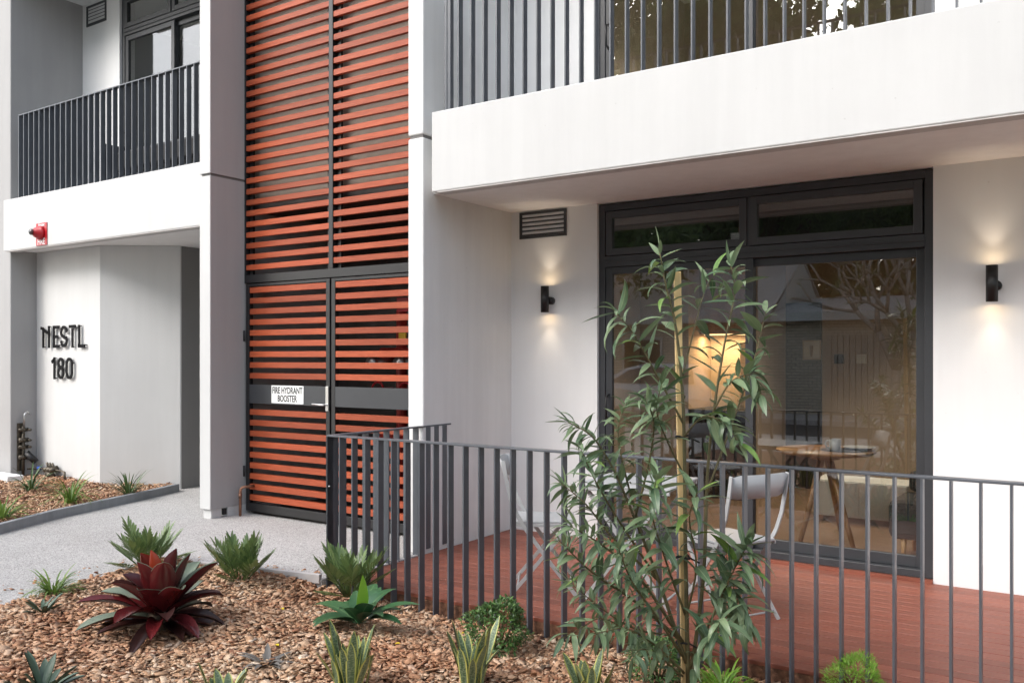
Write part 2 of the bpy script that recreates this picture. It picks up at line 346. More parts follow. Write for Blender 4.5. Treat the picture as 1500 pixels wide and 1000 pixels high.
class MB:
    def __init__(s): s.v = []; s.f = []; s.m = []; s.uv = []; s.sm = []
    def add(s, verts, faces, mi=0, uvs=None, smooth=False):
        b = len(s.v); s.v += [tuple(v) for v in verts]
        s.uv += list(uvs) if uvs else [(0.25, 0.5)] * len(verts)
        for f in faces: s.f.append(tuple(b + i for i in f)); s.m.append(mi); s.sm.append(smooth)
        return s
    def box(s, x0, x1, y0, y1, z0, z1, mi=0):
        v = [(x, y, z) for z in (z0, z1) for y in (y0, y1) for x in (x0, x1)]
        return s.add(v, [(0, 2, 3, 1), (4, 5, 7, 6), (0, 1, 5, 4), (2, 6, 7, 3), (0, 4, 6, 2), (1, 3, 7, 5)], mi)
    def prism(s, pts, z0, z1, mi=0):
        n = len(pts)
        v = [(x, y, z0) for x, y in pts] + [(x, y, z1) for x, y in pts]
        a = sum(pts[i][0] * pts[(i + 1) % n][1] - pts[(i + 1) % n][0] * pts[i][1] for i in range(n))
        idx = list(range(n)) if a > 0 else list(range(n - 1, -1, -1))
        f = [tuple(reversed(idx)), tuple(i + n for i in idx)]
        for k in range(n):
            a_, b_ = idx[k], idx[(k + 1) % n]; f.append((a_, b_, b_ + n, a_ + n))
        return s.add(v, f, mi)
    def tube(s, path, r, seg=8, mi=0, cap=True, closed=False):
        P = [Vector(p) for p in path]; n = len(P)
        rad = r if isinstance(r, (list, tuple)) else [r] * n
        vs = []; ref = None
        for i, p in enumerate(P):
            if closed: d = P[(i + 1) % n] - P[i - 1]
            else: d = P[min(i + 1, n - 1)] - P[max(i - 1, 0)]
            d.normalize()
            if ref is None: ref = d.orthogonal().normalized()
            u = ref - d * ref.dot(d)
            u = u.normalized() if u.length > 1e-6 else d.orthogonal().normalized()
            ref = u; w = d.cross(u)
            for k in range(seg):
                a = 2 * math.pi * k / seg
                vs.append(p + (u * math.cos(a) + w * math.sin(a)) * rad[i])
        f = []
        for i in range(n if closed else n - 1):
            j = (i + 1) % n
            for k in range(seg):
                k2 = (k + 1) % seg
                f.append((i * seg + k, i * seg + k2, j * seg + k2, j * seg + k))
        if cap and not closed:
            f.append(tuple(range(seg - 1, -1, -1))); f.append(tuple((n - 1) * seg + k for k in range(seg)))
        return s.add(vs, f, mi, smooth=True)
    def cyl(s, a, b, r, r2=None, seg=16, mi=0):
        return s.tube([a, b], [r, r if r2 is None else r2], seg, mi)
    def lathe(s, prof, seg=24, c=(0, 0, 0), mi=0):
        vs = []; f = []; n = len(prof)
        for r, z in prof:
            for k in range(seg):
                a = 2 * math.pi * k / seg
                vs.append((c[0] + r * math.cos(a), c[1] + r * math.sin(a), c[2] + z))
        for i in range(n - 1):
            for k in range(seg):
                k2 = (k + 1) % seg
                f.append((i * seg + k, i * seg + k2, (i + 1) * seg + k2, (i + 1) * seg + k))
        return s.add(vs, f, mi, smooth=True)
    def bar(s, path, up, w, t, mi=0):
        """flat bar: width w along `up`, thickness t across"""
        P = [Vector(p) for p in path]; up = Vector(up).normalized(); vs = []; f = []; n = len(P)
        for i, p in enumerate(P):
            d = (P[min(i + 1, n - 1)] - P[max(i - 1, 0)]).normalized()
            sd = d.cross(up).normalized()
            for a, b in ((-1, -1), (1, -1), (1, 1), (-1, 1)): vs.append(p + up * (a * w / 2) + sd * (b * t / 2))
        for i in range(n - 1):
            for k in range(4):
                k2 = (k + 1) % 4; f.append((i * 4 + k, i * 4 + k2, (i + 1) * 4 + k2, (i + 1) * 4 + k))
        f.append((3, 2, 1, 0)); f.append(tuple((n - 1) * 4 + k for k in range(4)))
        return s.add(vs, f, mi)
    def mesh(s, name, mats, off=Vector((0, 0, 0))):
        me = bpy.data.meshes.new(name)
        me.from_pydata([(v[0] - off[0], v[1] - off[1], v[2] - off[2]) for v in s.v], [], s.f)
        for m in (mats if isinstance(mats, (list, tuple)) else [mats]): me.materials.append(m)
        me.polygons.foreach_set('material_index', s.m); me.polygons.foreach_set('use_smooth', s.sm)
        uvl = me.uv_layers.new(name='UVMap')
        li = np.zeros(len(me.loops), dtype=np.int32); me.loops.foreach_get('vertex_index', li)
        uvl.data.foreach_set('uv', np.array(s.uv, dtype=np.float32)[li].ravel())
        me.update(); return me
    def build(s, name, mats, parent=None, bevel=0.0, local=False, loc=None, rot=None):
        """verts are world coordinates unless local; object's origin follows its parent"""
        base = ORG.get(parent.name, Vector((0, 0, 0))) if (parent and not local) else Vector((0, 0, 0))
        me = s.mesh(name, mats, base if loc is None else Vector((0, 0, 0)))
        o = bpy.data.objects.new(name, me)
        if loc is not None: link(o, parent, loc, rot)
        else:
            COL.objects.link(o)
            if parent: o.parent = parent
            ORG[o.name] = base.copy()
        if bevel:
            b = o.modifiers.new('bevel', 'BEVEL'); b.width = bevel; b.segments = 2; b.limit_method = 'ANGLE'; b.angle_limit = R(40)
        return o
def inst(me, name, parent, loc, rot=None, scale=None):
    o = bpy.data.objects.new(name, me); link(o, parent, loc, rot)
    if scale is not None: o.scale = scale if hasattr(scale, '__len__') else (scale,) * 3
    return o
def BX(name, mat, parent, x0, x1, y0, y1, z0, z1, bevel=0.0):
    return MB().box(x0, x1, y0, y1, z0, z1).build(name, mat, parent, bevel)
def text_part(txt, size, depth, mat, parent, loc, rot=(R(90), 0, 0), xs=1.0, name='lettering', align='CENTER', bold=0.018):
    cu = bpy.data.curves.new('t', 'FONT'); cu.body = txt; cu.size = size; cu.extrude = depth / 2; cu.align_x = align; cu.align_y = 'CENTER'
    cu.resolution_u = 4; cu.offset = bold * size
    ob = bpy.data.objects.new('t', cu); COL.objects.link(ob)
    bpy.context.view_layer.update()
    me = bpy.data.meshes.new_from_object(ob.evaluated_get(bpy.context.evaluated_depsgraph_get()))
    bpy.data.objects.remove(ob); bpy.data.curves.remove(cu)
    me.materials.clear(); me.materials.append(mat)
    o = bpy.data.objects.new(name, me); link(o, parent, loc, rot); o.scale = (xs, 1, 1)
    return o
def np_mesh(name, V, Fq, mat, rnd=None, uv=None, smooth=False):
    """V (n,3), Fq (m,4) quads; rnd per vertex"""
    me = bpy.data.meshes.new(name)
    me.vertices.add(len(V)); me.vertices.foreach_set('co', V.astype(np.float32).ravel())
    me.loops.add(Fq.size); me.loops.foreach_set('vertex_index', Fq.astype(np.int32).ravel())
    me.polygons.add(len(Fq)); me.polygons.foreach_set('loop_start', np.arange(0, Fq.size, 4, dtype=np.int32))
    me.polygons.foreach_set('loop_total', np.full(len(Fq), 4, dtype=np.int32))
    if smooth: me.polygons.foreach_set('use_smooth', np.ones(len(Fq), dtype=bool))
    me.materials.append(mat)
    if uv is not None:
        l = me.uv_layers.new(name='UVMap'); l.data.foreach_set('uv', uv[Fq.ravel()].astype(np.float32).ravel())
    if rnd is not None:
        a = me.attributes.new('rnd', 'FLOAT', 'POINT'); a.data.foreach_set('value', rnd.astype(np.float32))
    me.update(calc_edges=True); me.validate(); return me

# ------------------------------------------------------------------ setting: ground, street, paving
ground = tag(BX('ground', M['ground'], None, -300, 300, -320, 300, -0.9, -0.42), kind='structure')
road = tag(BX('road', M['asphalt'], None, -120, 120, -9.2, -4.6, -0.5, -0.20), kind='structure')
footpath = tag(BX('footpath', M['aggregate'], None, -120, 120, -4.45, -1.2, -0.5, -0.06, 0.01), kind='structure')
tag(BX('kerb', M['edging'], None, -120, 120, -4.6, -4.45, -0.5, -0.065, 0.015), kind='structure')
tag(BX('far_kerb', M['edging'], None, -120, 120, -9.35, -9.2, -0.5, -0.065, 0.015), kind='structure')
tag(BX('far_footpath', M['aggregate'], None, -120, 120, -11.2, -9.35, -0.5, -0.06, 0.01), kind='structure')

BED = [(-5.66, 3.80), (-4.95, 3.95), (-4.26, 4.10), (-4.26, 4.17), (2.2, 4.17), (2.2, -1.15), (-5.0, -1.15), (-5.15, 1.2), (-5.30, 2.4), (-5.36, 3.0), (-5.50, 3.5)]
pave = MB()
pave.prism([(-24, -1.2), (-5.0, -1.2), (-5.15, 1.2), (-5.30, 2.4), (-5.36, 3.0), (-5.50, 3.5), (-5.66, 3.80), (-4.95, 3.95), (-4.26, 4.10), (-4.22, 5.6), (-6.7, 5.9), (-6.75, 9.2), (-24, 9.2)], -0.45, 0.0)
pavement = tag(pave.build('pavement', M['aggregate']), kind='structure')
edg = MB()
ep = [(-5.36, 3.0), (-5.50, 3.5), (-5.66, 3.80), (-4.95, 3.95), (-4.27, 4.10)]
edg.bar([(x, y, 0.006) for x, y in ep], (0, 0, 1), 0.06, 0.035)
tag(edg.build('bed_edging', M['edging'], bevel=0.004), kind='structure')

def hnoise(x, y):
    return 0.5 * math.sin(3.1 * x + 1.7 * y) + 0.3 * math.sin(6.7 * y - 4.3 * x + 1) + 0.2 * math.sin(11 * x + 9 * y + 2)
def sstep(a, b, x):
    t = min(1, max(0, (x - a) / (b - a))); return t * t * (3 - 2 * t)
def mulch_h(x, y):
    lo = sstep(3.2, 4.0, y) * sstep(-4.7, -3.9, x)
    return -0.095 * lo + 0.018 * hnoise(x, y) + 0.02 * (1 - lo) - 0.03 * sstep(-0.5, -1.2, y)
def left_h(x, y):
    return 0.05 + 0.03 * sstep(-8.6, -9.5, x) + 0.01 * hnoise(x * 1.5, y)
def in_poly(x, y, poly):
    c = False; n = len(poly)
    for i in range(n):
        x1, y1 = poly[i]; x2, y2 = poly[i - 1]
        if (y1 > y) != (y2 > y) and x < (x2 - x1) * (y - y1) / (y2 - y1) + x1: c = not c
    return c
KB = [(*onZ(px, py)[:2],) for px, py in ((-45, 793), (0, 782), (77, 761), (154, 744), (220, 729.5), (262, 719.5))]
LBED = [(x - 0.065, y) for x, y in KB] + [(-8.56, 5.98), (-9.17, 5.49), (-10.49, 5.49), (-10.49, 5.15), (-12.5, 5.15), (-12.5, KB[0][1])]
def sheet(name, poly, h, step, mat):
    bm = bmesh.new()
    xs = [p[0] for p in poly]; ys = [p[1] for p in poly]
    vs = [bm.verts.new((x, y, 0)) for x, y in poly]; bm.faces.new(vs)
    x = math.floor(min(xs) / step) * step + step
    while x < max(xs):
        bmesh.ops.bisect_plane(bm, geom=bm.verts[:] + bm.edges[:] + bm.faces[:], plane_co=(x, 0, 0), plane_no=(1, 0, 0)); x += step
    y = math.floor(min(ys) / step) * step + step
    while y < max(ys):
        bmesh.ops.bisect_plane(bm, geom=bm.verts[:] + bm.edges[:] + bm.faces[:], plane_co=(0, y, 0), plane_no=(0, 1, 0)); y += step
    for v in bm.verts: v.co.z = h(v.co.x, v.co.y) - 0.012
    bmesh.ops.recalc_face_normals(bm, faces=bm.faces)
    me = bpy.data.meshes.new(name); bm.to_mesh(me); bm.free(); me.materials.append(mat)
    for p in me.polygons: p.use_smooth = True
    o = bpy.data.objects.new(name, me); COL.objects.link(o); ORG[o.name] = Vector((0, 0, 0)); return o
tag(sheet('mulch_bed', BED, mulch_h, 0.12, M['soil']), kind='structure')
tag(sheet('left_mulch_bed', LBED, left_h, 0.12, M['soil']), kind='structure')

def chips(name, poly, h, n, smin, smax, box, label, near=None):
    P = []
    while len(P) < n:
        x = random.uniform(box[0], box[1]); y = random.uniform(box[2], box[3])
        if near and random.random() > near(x, y): continue
        if in_poly(x, y, poly): P.append((x, y, h(x, y)))
    P = np.array(P); N = len(P)
    L = rng.uniform(smin, smax, N) * rng.choice([1, 1, 1.5, 0.7], N); Wd = L * rng.uniform(0.35, 0.8, N); T = rng.uniform(0.002, 0.006, N)
    ang = rng.uniform(0, 2 * np.pi, N); tx = rng.normal(0, 0.24, N); ty = rng.normal(0, 0.24, N)
    P[:, 2] += rng.uniform(-0.006, 0.016, N)
    base = np.array([[-1, -.6, -1], [.8, -1, -1], [1, .7, -1], [-.7, 1, -1], [-1, -.6, 1], [.8, -1, 1], [1, .7, 1], [-.7, 1, 1]], float)
    V = np.repeat(base[None], N, 0) + rng.normal(0, 0.16, (N, 8, 3)) * np.array([1, 1, 0])
    V[:, :, 0] *= (L / 2)[:, None]; V[:, :, 1] *= (Wd / 2)[:, None]; V[:, :, 2] *= (T / 2)[:, None]
    V[:, :, 2] += (V[:, :, 0] ** 2) * rng.uniform(-5, 5, N)[:, None]
    ca, sa = np.cos(ang)[:, None], np.sin(ang)[:, None]
    z = V[:, :, 2] + V[:, :, 0] * np.tan(tx)[:, None] + V[:, :, 1] * np.tan(ty)[:, None]
    X = V[:, :, 0] * ca - V[:, :, 1] * sa; Y = V[:, :, 0] * sa + V[:, :, 1] * ca
    VV = np.stack([X + P[:, 0:1], Y + P[:, 1:2], z + P[:, 2:3]], -1).reshape(-1, 3)
    q = np.array([[3, 2, 1, 0], [4, 5, 6, 7], [0, 1, 5, 4], [1, 2, 6, 5], [2, 3, 7, 6], [3, 0, 4, 7]])
    FF = (q[None] + 8 * np.arange(N)[:, None, None]).reshape(-1, 4)
    rn = np.repeat(np.clip(rng.beta(2.6, 2.0, N), 0, 1), 8)
    o = bpy.data.objects.new(name, np_mesh(name, VV, FF, M['chip'], rn)); COL.objects.link(o)
    return tag(o, label, 'mulch', kind='stuff')
chips('bark_mulch', BED, mulch_h, 62000, 0.015, 0.042, (-5.7, 1.2, 0.9, 4.17), 'tan and brown bark chips covering the front planting bed',
      near=lambda x, y: 1.0 if (y > 1.9 and x < -0.6) else 0.45)
SPILL = [(-5.9, 1.5), (-5.1, 1.5), (-5.2, 2.9), (-5.3, 3.4), (-5.5, 3.7), (-4.9, 3.86), (-4.3, 4.02), (-4.3, 4.3), (-5.0, 4.12), (-5.8, 3.95)]
def spill_h(x, y): return 0.006
sp = chips('stray_bark', SPILL, spill_h, 260, 0.010, 0.034, (-5.9, -4.3, 1.5, 4.3), 'stray bark chips scattered on the paving edge')
chips('bark_mulch', LBED, left_h, 9000, 0.016, 0.038, (-10.6, -7.8, 3.4, 6.0), 'reddish bark chips in the bed below the lettered white wall')
kb = MB()
kb.bar([(x - 0.03, y, 0.025) for x, y in KB] , (0, 0, 1), 0.115, 0.06)
tag(kb.build('garden_kerb', M['kerb'], bevel=0.006), kind='structure')

# ------------------------------------------------------------------ the apartment building
B = thing('apartment_building', 'white rendered apartment block with charcoal railings and projecting balconies', 'building', (-4.27, 5.2, 0))
WY, LWY = 6.25, 6.07          # door wall planes, right unit and upper left unit
SOF, TOP = 2.71, 3.28         # soffit, balcony upstand top
DX0, DX1 = -3.356, -0.886     # door opening
XE = 2.4                      # right end of what is built
# fin walls with a sealed joint at each storey
def fin(x0, x1, y0, y1, mat='concrete'):
    lo = MB().box(x0, x1, y0, y1, -0.3, 3.118).box(x0, x1, y0, y1, 3.142, 7.4).build('fin_wall', M[mat], B, 0.012)
    BX('joint', M['joint'], lo, x0 + 0.012, x1 - 0.012, y0 + 0.012, y1 - 0.012, 3.10, 3.16)
    return lo
fin(-4.34, -4.19, 5.065, 10.2)
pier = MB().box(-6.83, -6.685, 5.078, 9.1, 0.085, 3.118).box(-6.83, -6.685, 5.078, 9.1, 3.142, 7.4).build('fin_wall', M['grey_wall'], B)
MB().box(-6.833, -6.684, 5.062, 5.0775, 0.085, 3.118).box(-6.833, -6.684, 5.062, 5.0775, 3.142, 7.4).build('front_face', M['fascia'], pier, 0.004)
BX('joint', M['joint'], pier, -6.818, -6.697, 5.077, 9.0, 3.10, 3.16)
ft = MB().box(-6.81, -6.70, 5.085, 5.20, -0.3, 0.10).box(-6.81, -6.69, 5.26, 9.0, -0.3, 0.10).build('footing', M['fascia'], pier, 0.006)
BX('anchor_plate', M['black'], pier, -6.712, -6.686, 5.21, 5.245, 0.02, 0.075)
fin(-10.66, -10.50, 5.20, 9.1, 'grey_wall')
# right unit: ground and upper wall, white render
for z0, z1 in ((-0.3, SOF), (2.98, 5.83)):
    BX('wall', M['wall'], B, -4.192, DX0, WY, WY + 0.2, z0, z1)
    BX('wall', M['wall'], B, DX1, XE, WY, WY + 0.2, z0, z1)
    if z0 < 0: BX('threshold', M['concrete'], B, DX0, DX1, WY + 0.0, WY + 0.25, -0.3, -0.02)
BX('floor_slab', M['soffit'], B, -4.192, XE, WY + 0.2, 10.2, SOF, 3.03)
BX('back_wall', M['taupe'], B, -4.192, XE, 10.0, 10.2, -0.3, SOF)
BX('back_wall', M['taupe'], B, -4.192, XE, 10.0, 10.2, 3.03, 5.83)
BX('side_wall', M['cream'], B, XE - 0.1, XE, WY + 0.2, 10.0, -0.3, 5.83)
BX('lining', M['cream'], B, -4.192, -4.17, WY + 0.2, 10.0, 0.0, SOF)
BX('lining', M['cream'], B, -4.192, -4.17, WY + 0.2, 10.0, 3.03, 5.83)
BX('interior_floor', M['floorboard'], B, -4.17, XE - 0.1, WY + 0.2, 10.0, -0.3, 0.0)
BX('roof_slab', M['soffit'], B, -10.50, XE, 5.30, 10.2, 5.84, 6.3)

def balcony(x0, x1, y0, slab_x0):
    s = BX('balcony_slab', M['soffit'], B, slab_x0, x1, y0 + 0.15, WY + 0.2 if x0 > -6 else 8.6, SOF, 2.985)
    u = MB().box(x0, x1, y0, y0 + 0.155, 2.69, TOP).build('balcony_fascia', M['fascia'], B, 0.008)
    BX('drip_edge', M['edging'], u, x0 + 0.05, x1, y0 + 0.006, y0 + 0.035, 2.682, 2.694)
    return u
balcony(-4.09, XE, 5.04, -4.192)
balcony(-10.50, -6.828, 5.12, -10.50)
for x0, x1, y0 in ((-4.09, XE, 5.04), (-10.50, -6.828, 5.12)):
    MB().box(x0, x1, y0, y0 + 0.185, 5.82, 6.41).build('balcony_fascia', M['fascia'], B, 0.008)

# railings
bar_me = {}
def baluster_mesh(h):
    k = round(h, 3)
    if k not in bar_me:
        bar_me[k] = MB().box(-0.005, 0.005, -0.025, 0.025, 0, h).mesh('baluster', M['bar'])
    return bar_me[k]
def railing_x(name, parent, x0, x1, y, z0, z1, step, rail=True, skip=lambda x: False):
    rr = MB().box(x0 - 0.005, x1, y - 0.025, y + 0.025, z1 - 0.010, z1).build(name if parent else 'rail', M['bar'], parent)
    n = int((x1 - x0) / step) + 1
    for i in range(n):
        x = x0 + i * step
        if skip(x): continue
        inst(baluster_mesh(z1 - z0 - 0.0105), 'baluster', rr, (x, y, z0))
    return rr
railing_x('balcony_railing', B, -3.985, XE - 0.1, 5.105, TOP - 0.02, 4.30, 0.1125)
BX('post', M['bar'], B, -4.00, -3.95, 5.085, 5.125, TOP - 0.02, 4.289)
railing_x('balcony_railing', B, -10.20, -6.84, 5.165, TOP - 0.02, 4.225, 0.1095)

# windows and sliding doors
def glazed(x0, x1, y, z0, z1, zt, nx, label, parent=B, handle=True):
    """aluminium door set: outer frame, awning lights over a transom, sliding leaves below"""
    fw = 0.055; yb = y + 0.10
    d = MB()
    d.box(x0, x0 + fw, y + 0.03, yb, z0, z1).box(x1 - fw, x1, y + 0.03, yb, z0, z1)
    d.box(x0 + fw, x1 - fw, y + 0.03, yb, z1 - fw, z1).box(x0 + fw, x1 - fw, y + 0.02, yb + 0.03, z0, z0 + 0.05)
    d.box(x0 + fw, x1 - fw, y + 0.025, yb + 0.01, zt, zt + 0.085)
    d.box(x0 + fw, x1 - fw, y + 0.015, y + 0.0245, zt + 0.035, zt + 0.047)
    door = d.build('sliding_door', M['frame'], parent, 0.003); door['label'] = label
    cx = [x0 + fw + (x1 - x0 - 2 * fw) * i / nx for i in range(nx + 1)]
    for i in range(nx):                                           # awning lights
        a, b, c, e = cx[i] + 0.012, cx[i + 1] - 0.012, zt + 0.09, z1 - fw - 0.006
        w = 0.055
        sash = MB().box(a, a + w, y + 0.02, y + 0.07, c, e).box(b - w, b, y + 0.02, y + 0.07, c, e).box(a + w, b - w, y + 0.02, y + 0.07, e - w, e).box(a + w, b - w, y + 0.02, y + 0.07, c, c + w)
        sash.build('awning_sash', M['frame'], door, 0.003)
        BX('pane', M['glass'], door, a + w - 0.005, b - w + 0.005, y + 0.042, y + 0.048, c + w - 0.005, e - w + 0.005)
        if i: BX('mullion', M['frame'], door, cx[i] - 0.011, cx[i] + 0.011, y + 0.032, yb - 0.004, zt + 0.0855, z1 - fw - 0.001)
    for i in range(nx):                                           # sliding leaves
        yy = y + 0.040 + 0.042 * (i % 2)
        a = cx[i] - (0.03 if i else -0.002); b = cx[i + 1] + (0.03 if i < nx - 1 else -0.002); c, e = z0 + 0.052, zt - 0.002
        w, wb = 0.058, 0.075
        lf = MB().box(a, a + w, yy, yy + 0.036, c, e).box(b - w, b, yy, yy + 0.036, c, e).box(a + w, b - w, yy, yy + 0.036, e - w, e).box(a + w, b - w, yy, yy + 0.036, c, c + wb)
        lf.build('door_leaf', M['frame'], door, 0.003)
        BX('pane', M['glass'], door, a + w - 0.005, b - w + 0.005, yy + 0.015, yy + 0.021, c + wb - 0.005, e - w + 0.005)
    if handle:
        hx = x0 + fw + 0.03
        hm = MB().tube([(hx, y + 0.04, z0 + 0.95), (hx, y - 0.005, z0 + 0.97), (hx, y - 0.012, z0 + 1.05), (hx, y - 0.005, z0 + 1.13), (hx, y + 0.04, z0 + 1.15)], 0.009, 8)
        hm.build('handle', M['black'], door)
    return door
glazed(DX0, DX1, WY, 0.02, 2.70, 2.195, 2, 'charcoal sliding glass door under two awning lights opening to the deck')
glazed(DX0, DX1, WY, 3.00, 5.80, 5.30, 2, 'charcoal sliding glass door behind the long balcony railing')
BX('door_sill', M['deck'], B, DX0 + 0.0, DX1 - 0.0, WY - 0.022, WY + 0.026, -0.02, 0.018)
# vents
def vent(x0, x1, y, z0, z1):
    v = MB(); w = 0.022
    v.box(x0, x1, y - 0.012, y + 0.03, z1 - w, z1).box(x0, x1, y - 0.012, y + 0.03, z0, z0 + w)
    v.box(x0, x0 + w, y - 0.012, y + 0.03, z0 + w, z1 - w).box(x1 - w, x1, y - 0.012, y + 0.03, z0 + w, z1 - w)
    v.box(x0 + w, x1 - w, y + 0.02, y + 0.03, z0 + w, z1 - w)
    o = v.build('vent', M['frame'], B)
    n = 5; p = (z1 - z0 - 2 * w) / n
    for i in range(n):
        zc = z0 + w + p * (i + 0.5)
        MB().add([(x0 + w, y - 0.014, zc - p * 0.42), (x1 - w, y - 0.014, zc - p * 0.42), (x1 - w, y + 0.018, zc + p * 0.40), (x0 + w, y + 0.018, zc + p * 0.40),
                  (x0 + w, y - 0.010, zc - p * 0.48), (x1 - w, y - 0.010, zc - p * 0.48), (x1 - w, y + 0.0195, zc + p * 0.34), (x0 + w, y + 0.0195, zc + p * 0.34)],
                 [(0, 1, 2, 3), (7, 6, 5, 4), (0, 4, 5, 1), (3, 2, 6, 7), (0, 3, 7, 4), (1, 5, 6, 2)]).build('louvre', M['frame'], o)
vent(-4.10, -3.64, WY, 2.475, 2.700)
vent(-10.40, -9.98, LWY, 5.55, 5.80)

# upper left unit
BX('wall', M['wall'], B, -10.50, -9.71, LWY, LWY + 0.2, 2.98, 5.84)
BX('back_wall', M['taupe'], B, -10.5, -6.83, 8.9, 9.05, 2.98, 5.84)
glazed(-9.71, -6.84, LWY, 3.00, 5.80, 5.30, 3, 'charcoal window wall behind the short balcony railing')
BX('wall', M['grey_wall'], B, -6.84, -6.83, LWY + 0.01, LWY + 0.1, 2.98, 5.84)

# lower left: lettered wall, angled wall, return into the entry
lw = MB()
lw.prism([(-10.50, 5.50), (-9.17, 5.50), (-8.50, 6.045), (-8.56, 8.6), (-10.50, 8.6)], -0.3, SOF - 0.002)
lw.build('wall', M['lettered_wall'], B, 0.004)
MB().prism([(-8.494, 6.055), (-8.490, 6.055), (-8.548, 8.44), (-8.553, 8.44)], -0.2, SOF - 0.004).build('entry_shade_sheet', M['dark_grey'], B)  # dark sheet over the return wall, its colour stands in for recess shade
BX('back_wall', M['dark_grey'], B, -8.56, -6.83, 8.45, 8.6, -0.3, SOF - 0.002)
BX('plinth', M['wall'], B, -13.0, -10.12, 4.98, 5.16, -0.2, 0.135, 0.01)
BX('wall', M['grey_wall'], B, -13.0, -10.66, 5.23, 5.4, -0.3, 7.4)

# slatted screen bay between the two fins
GY = 5.447
scr = MB()
scr.box(-6.684, -6.662, GY, GY + 0.07, 2.165, 7.3).box(-5.565, -5.518, GY - 0.006, GY + 0.07, 2.243, 7.3).box(-4.362, -4.341, GY, GY + 0.07, 2.165, 7.3)
scr.box(-6.662, -4.362, GY - 0.008, GY + 0.07, 2.165, 2.240)
screen = scr.build('slat_screen', M['black'], B)
for bx in (-6.63, -5.60, -5.48, -4.40):
    BX('batten', M['black'], screen, bx - 0.02, bx + 0.02, GY + 0.036, GY + 0.062, 2.241, 7.3)
sl_me = {}
def slat_mesh(w, h, d):
    k = (round(w, 3), h, d)
    if k not in sl_me:
        bm = bmesh.new(); bmesh.ops.create_cube(bm, size=1.0)
        for v in bm.verts: v.co = Vector((v.co.x * w, v.co.y * d, v.co.z * h))
        bmesh.ops.bevel(bm, geom=bm.edges[:], offset=0.002, segments=1, affect='EDGES')
        me = bpy.data.meshes.new('slat'); bm.to_mesh(me); bm.free(); me.materials.append(M['slat']); sl_me[k] = me
    return sl_me[k]
for k in range(36):
    z = 2.285 + 0.102 * k + 0.025
    for x0, x1 in ((-6.660, -5.567), (-5.516, -4.364)):
        inst(slat_mesh(x1 - x0, 0.050, 0.034), 'slat', screen, ((x0 + x1) / 2, GY + 0.018, z + random.uniform(-.001, .001)), (0, random.uniform(-.0015, .0015), 0))
# behind the screen: a beige wall above, a dark cupboard below
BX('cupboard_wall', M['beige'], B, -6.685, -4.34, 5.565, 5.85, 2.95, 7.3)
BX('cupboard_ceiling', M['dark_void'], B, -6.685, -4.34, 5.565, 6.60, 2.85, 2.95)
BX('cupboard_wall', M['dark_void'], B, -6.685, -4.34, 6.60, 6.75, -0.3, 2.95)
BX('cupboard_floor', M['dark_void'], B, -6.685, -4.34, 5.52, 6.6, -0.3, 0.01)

# gate leaves
def gate(x0, x1, label, sign):
    g = thing('gate_leaf', label, 'gate', ((x0 + x1) / 2, GY, 0.03))
    fr = MB(); w = 0.045
    fr.box(x0, x0 + w, GY, GY + 0.045, 0.03, 2.155).box(x1 - w, x1, GY, GY + 0.045, 0.03, 2.155)
    fr.box(x0 + w, x1 - w, GY, GY + 0.045, 2.130, 2.155).box(x0 + w, x1 - w, GY, GY + 0.045, 0.03, 0.105)
    fr.build('frame', M['black'], g, 0.002)
    BX('lock_panel', M['frame'], g, x0 + w, x1 - w, GY + 0.002, GY + 0.03, 1.04, 1.214)
    for t0 in [2.123 - 0.1 * k for k in range(9)] + [0.183 + 0.1 * k for k in range(9)]:
        inst(slat_mesh(x1 - x0 - 2 * w - 0.004, 0.052, 0.045), 'slat', g, ((x0 + x1) / 2, GY + 0.026, t0 - 0.026), (0, random.uniform(-.0015, .0015), 0))
    return g
gl = gate(-6.662, -5.560, 'left black gate leaf with orange slats carrying the hydrant sign', True)
gr = gate(-5.540, -4.364, 'right black gate leaf with orange slats, next to the thin white fin', False)
sg = BX('hydrant_sign', M['sign_white'], gl, -6.305, -5.885, GY - 0.003, GY + 0.0015, 1.050, 1.212)
text_part('FIRE HYDRANT', 0.083, 0.001, M['black_text'], sg, (-6.095, GY - 0.0042, 1.165), xs=0.70)
text_part('BOOSTER', 0.083, 0.001, M['black_text'], sg, (-6.095, GY - 0.0042, 1.092), xs=0.70)
lk = MB().box(-5.60, -5.565, GY - 0.012, GY - 0.001, 1.00, 1.215)
lk.tube([(-5.583, GY - 0.01, 1.055), (-5.583, GY - 0.055, 1.055), (-5.60, GY - 0.06, 1.055), (-5.715, GY - 0.06, 1.060)], 0.008, 8)
lk.build('lock_handle', M['steel'], gl, 0.002)
for zz in (0.35, 1.62):
    MB().cyl((-6.674, GY - 0.012, zz), (-6.674, GY - 0.012, zz + 0.10), 0.010).build('hinge', M['black'], gl)
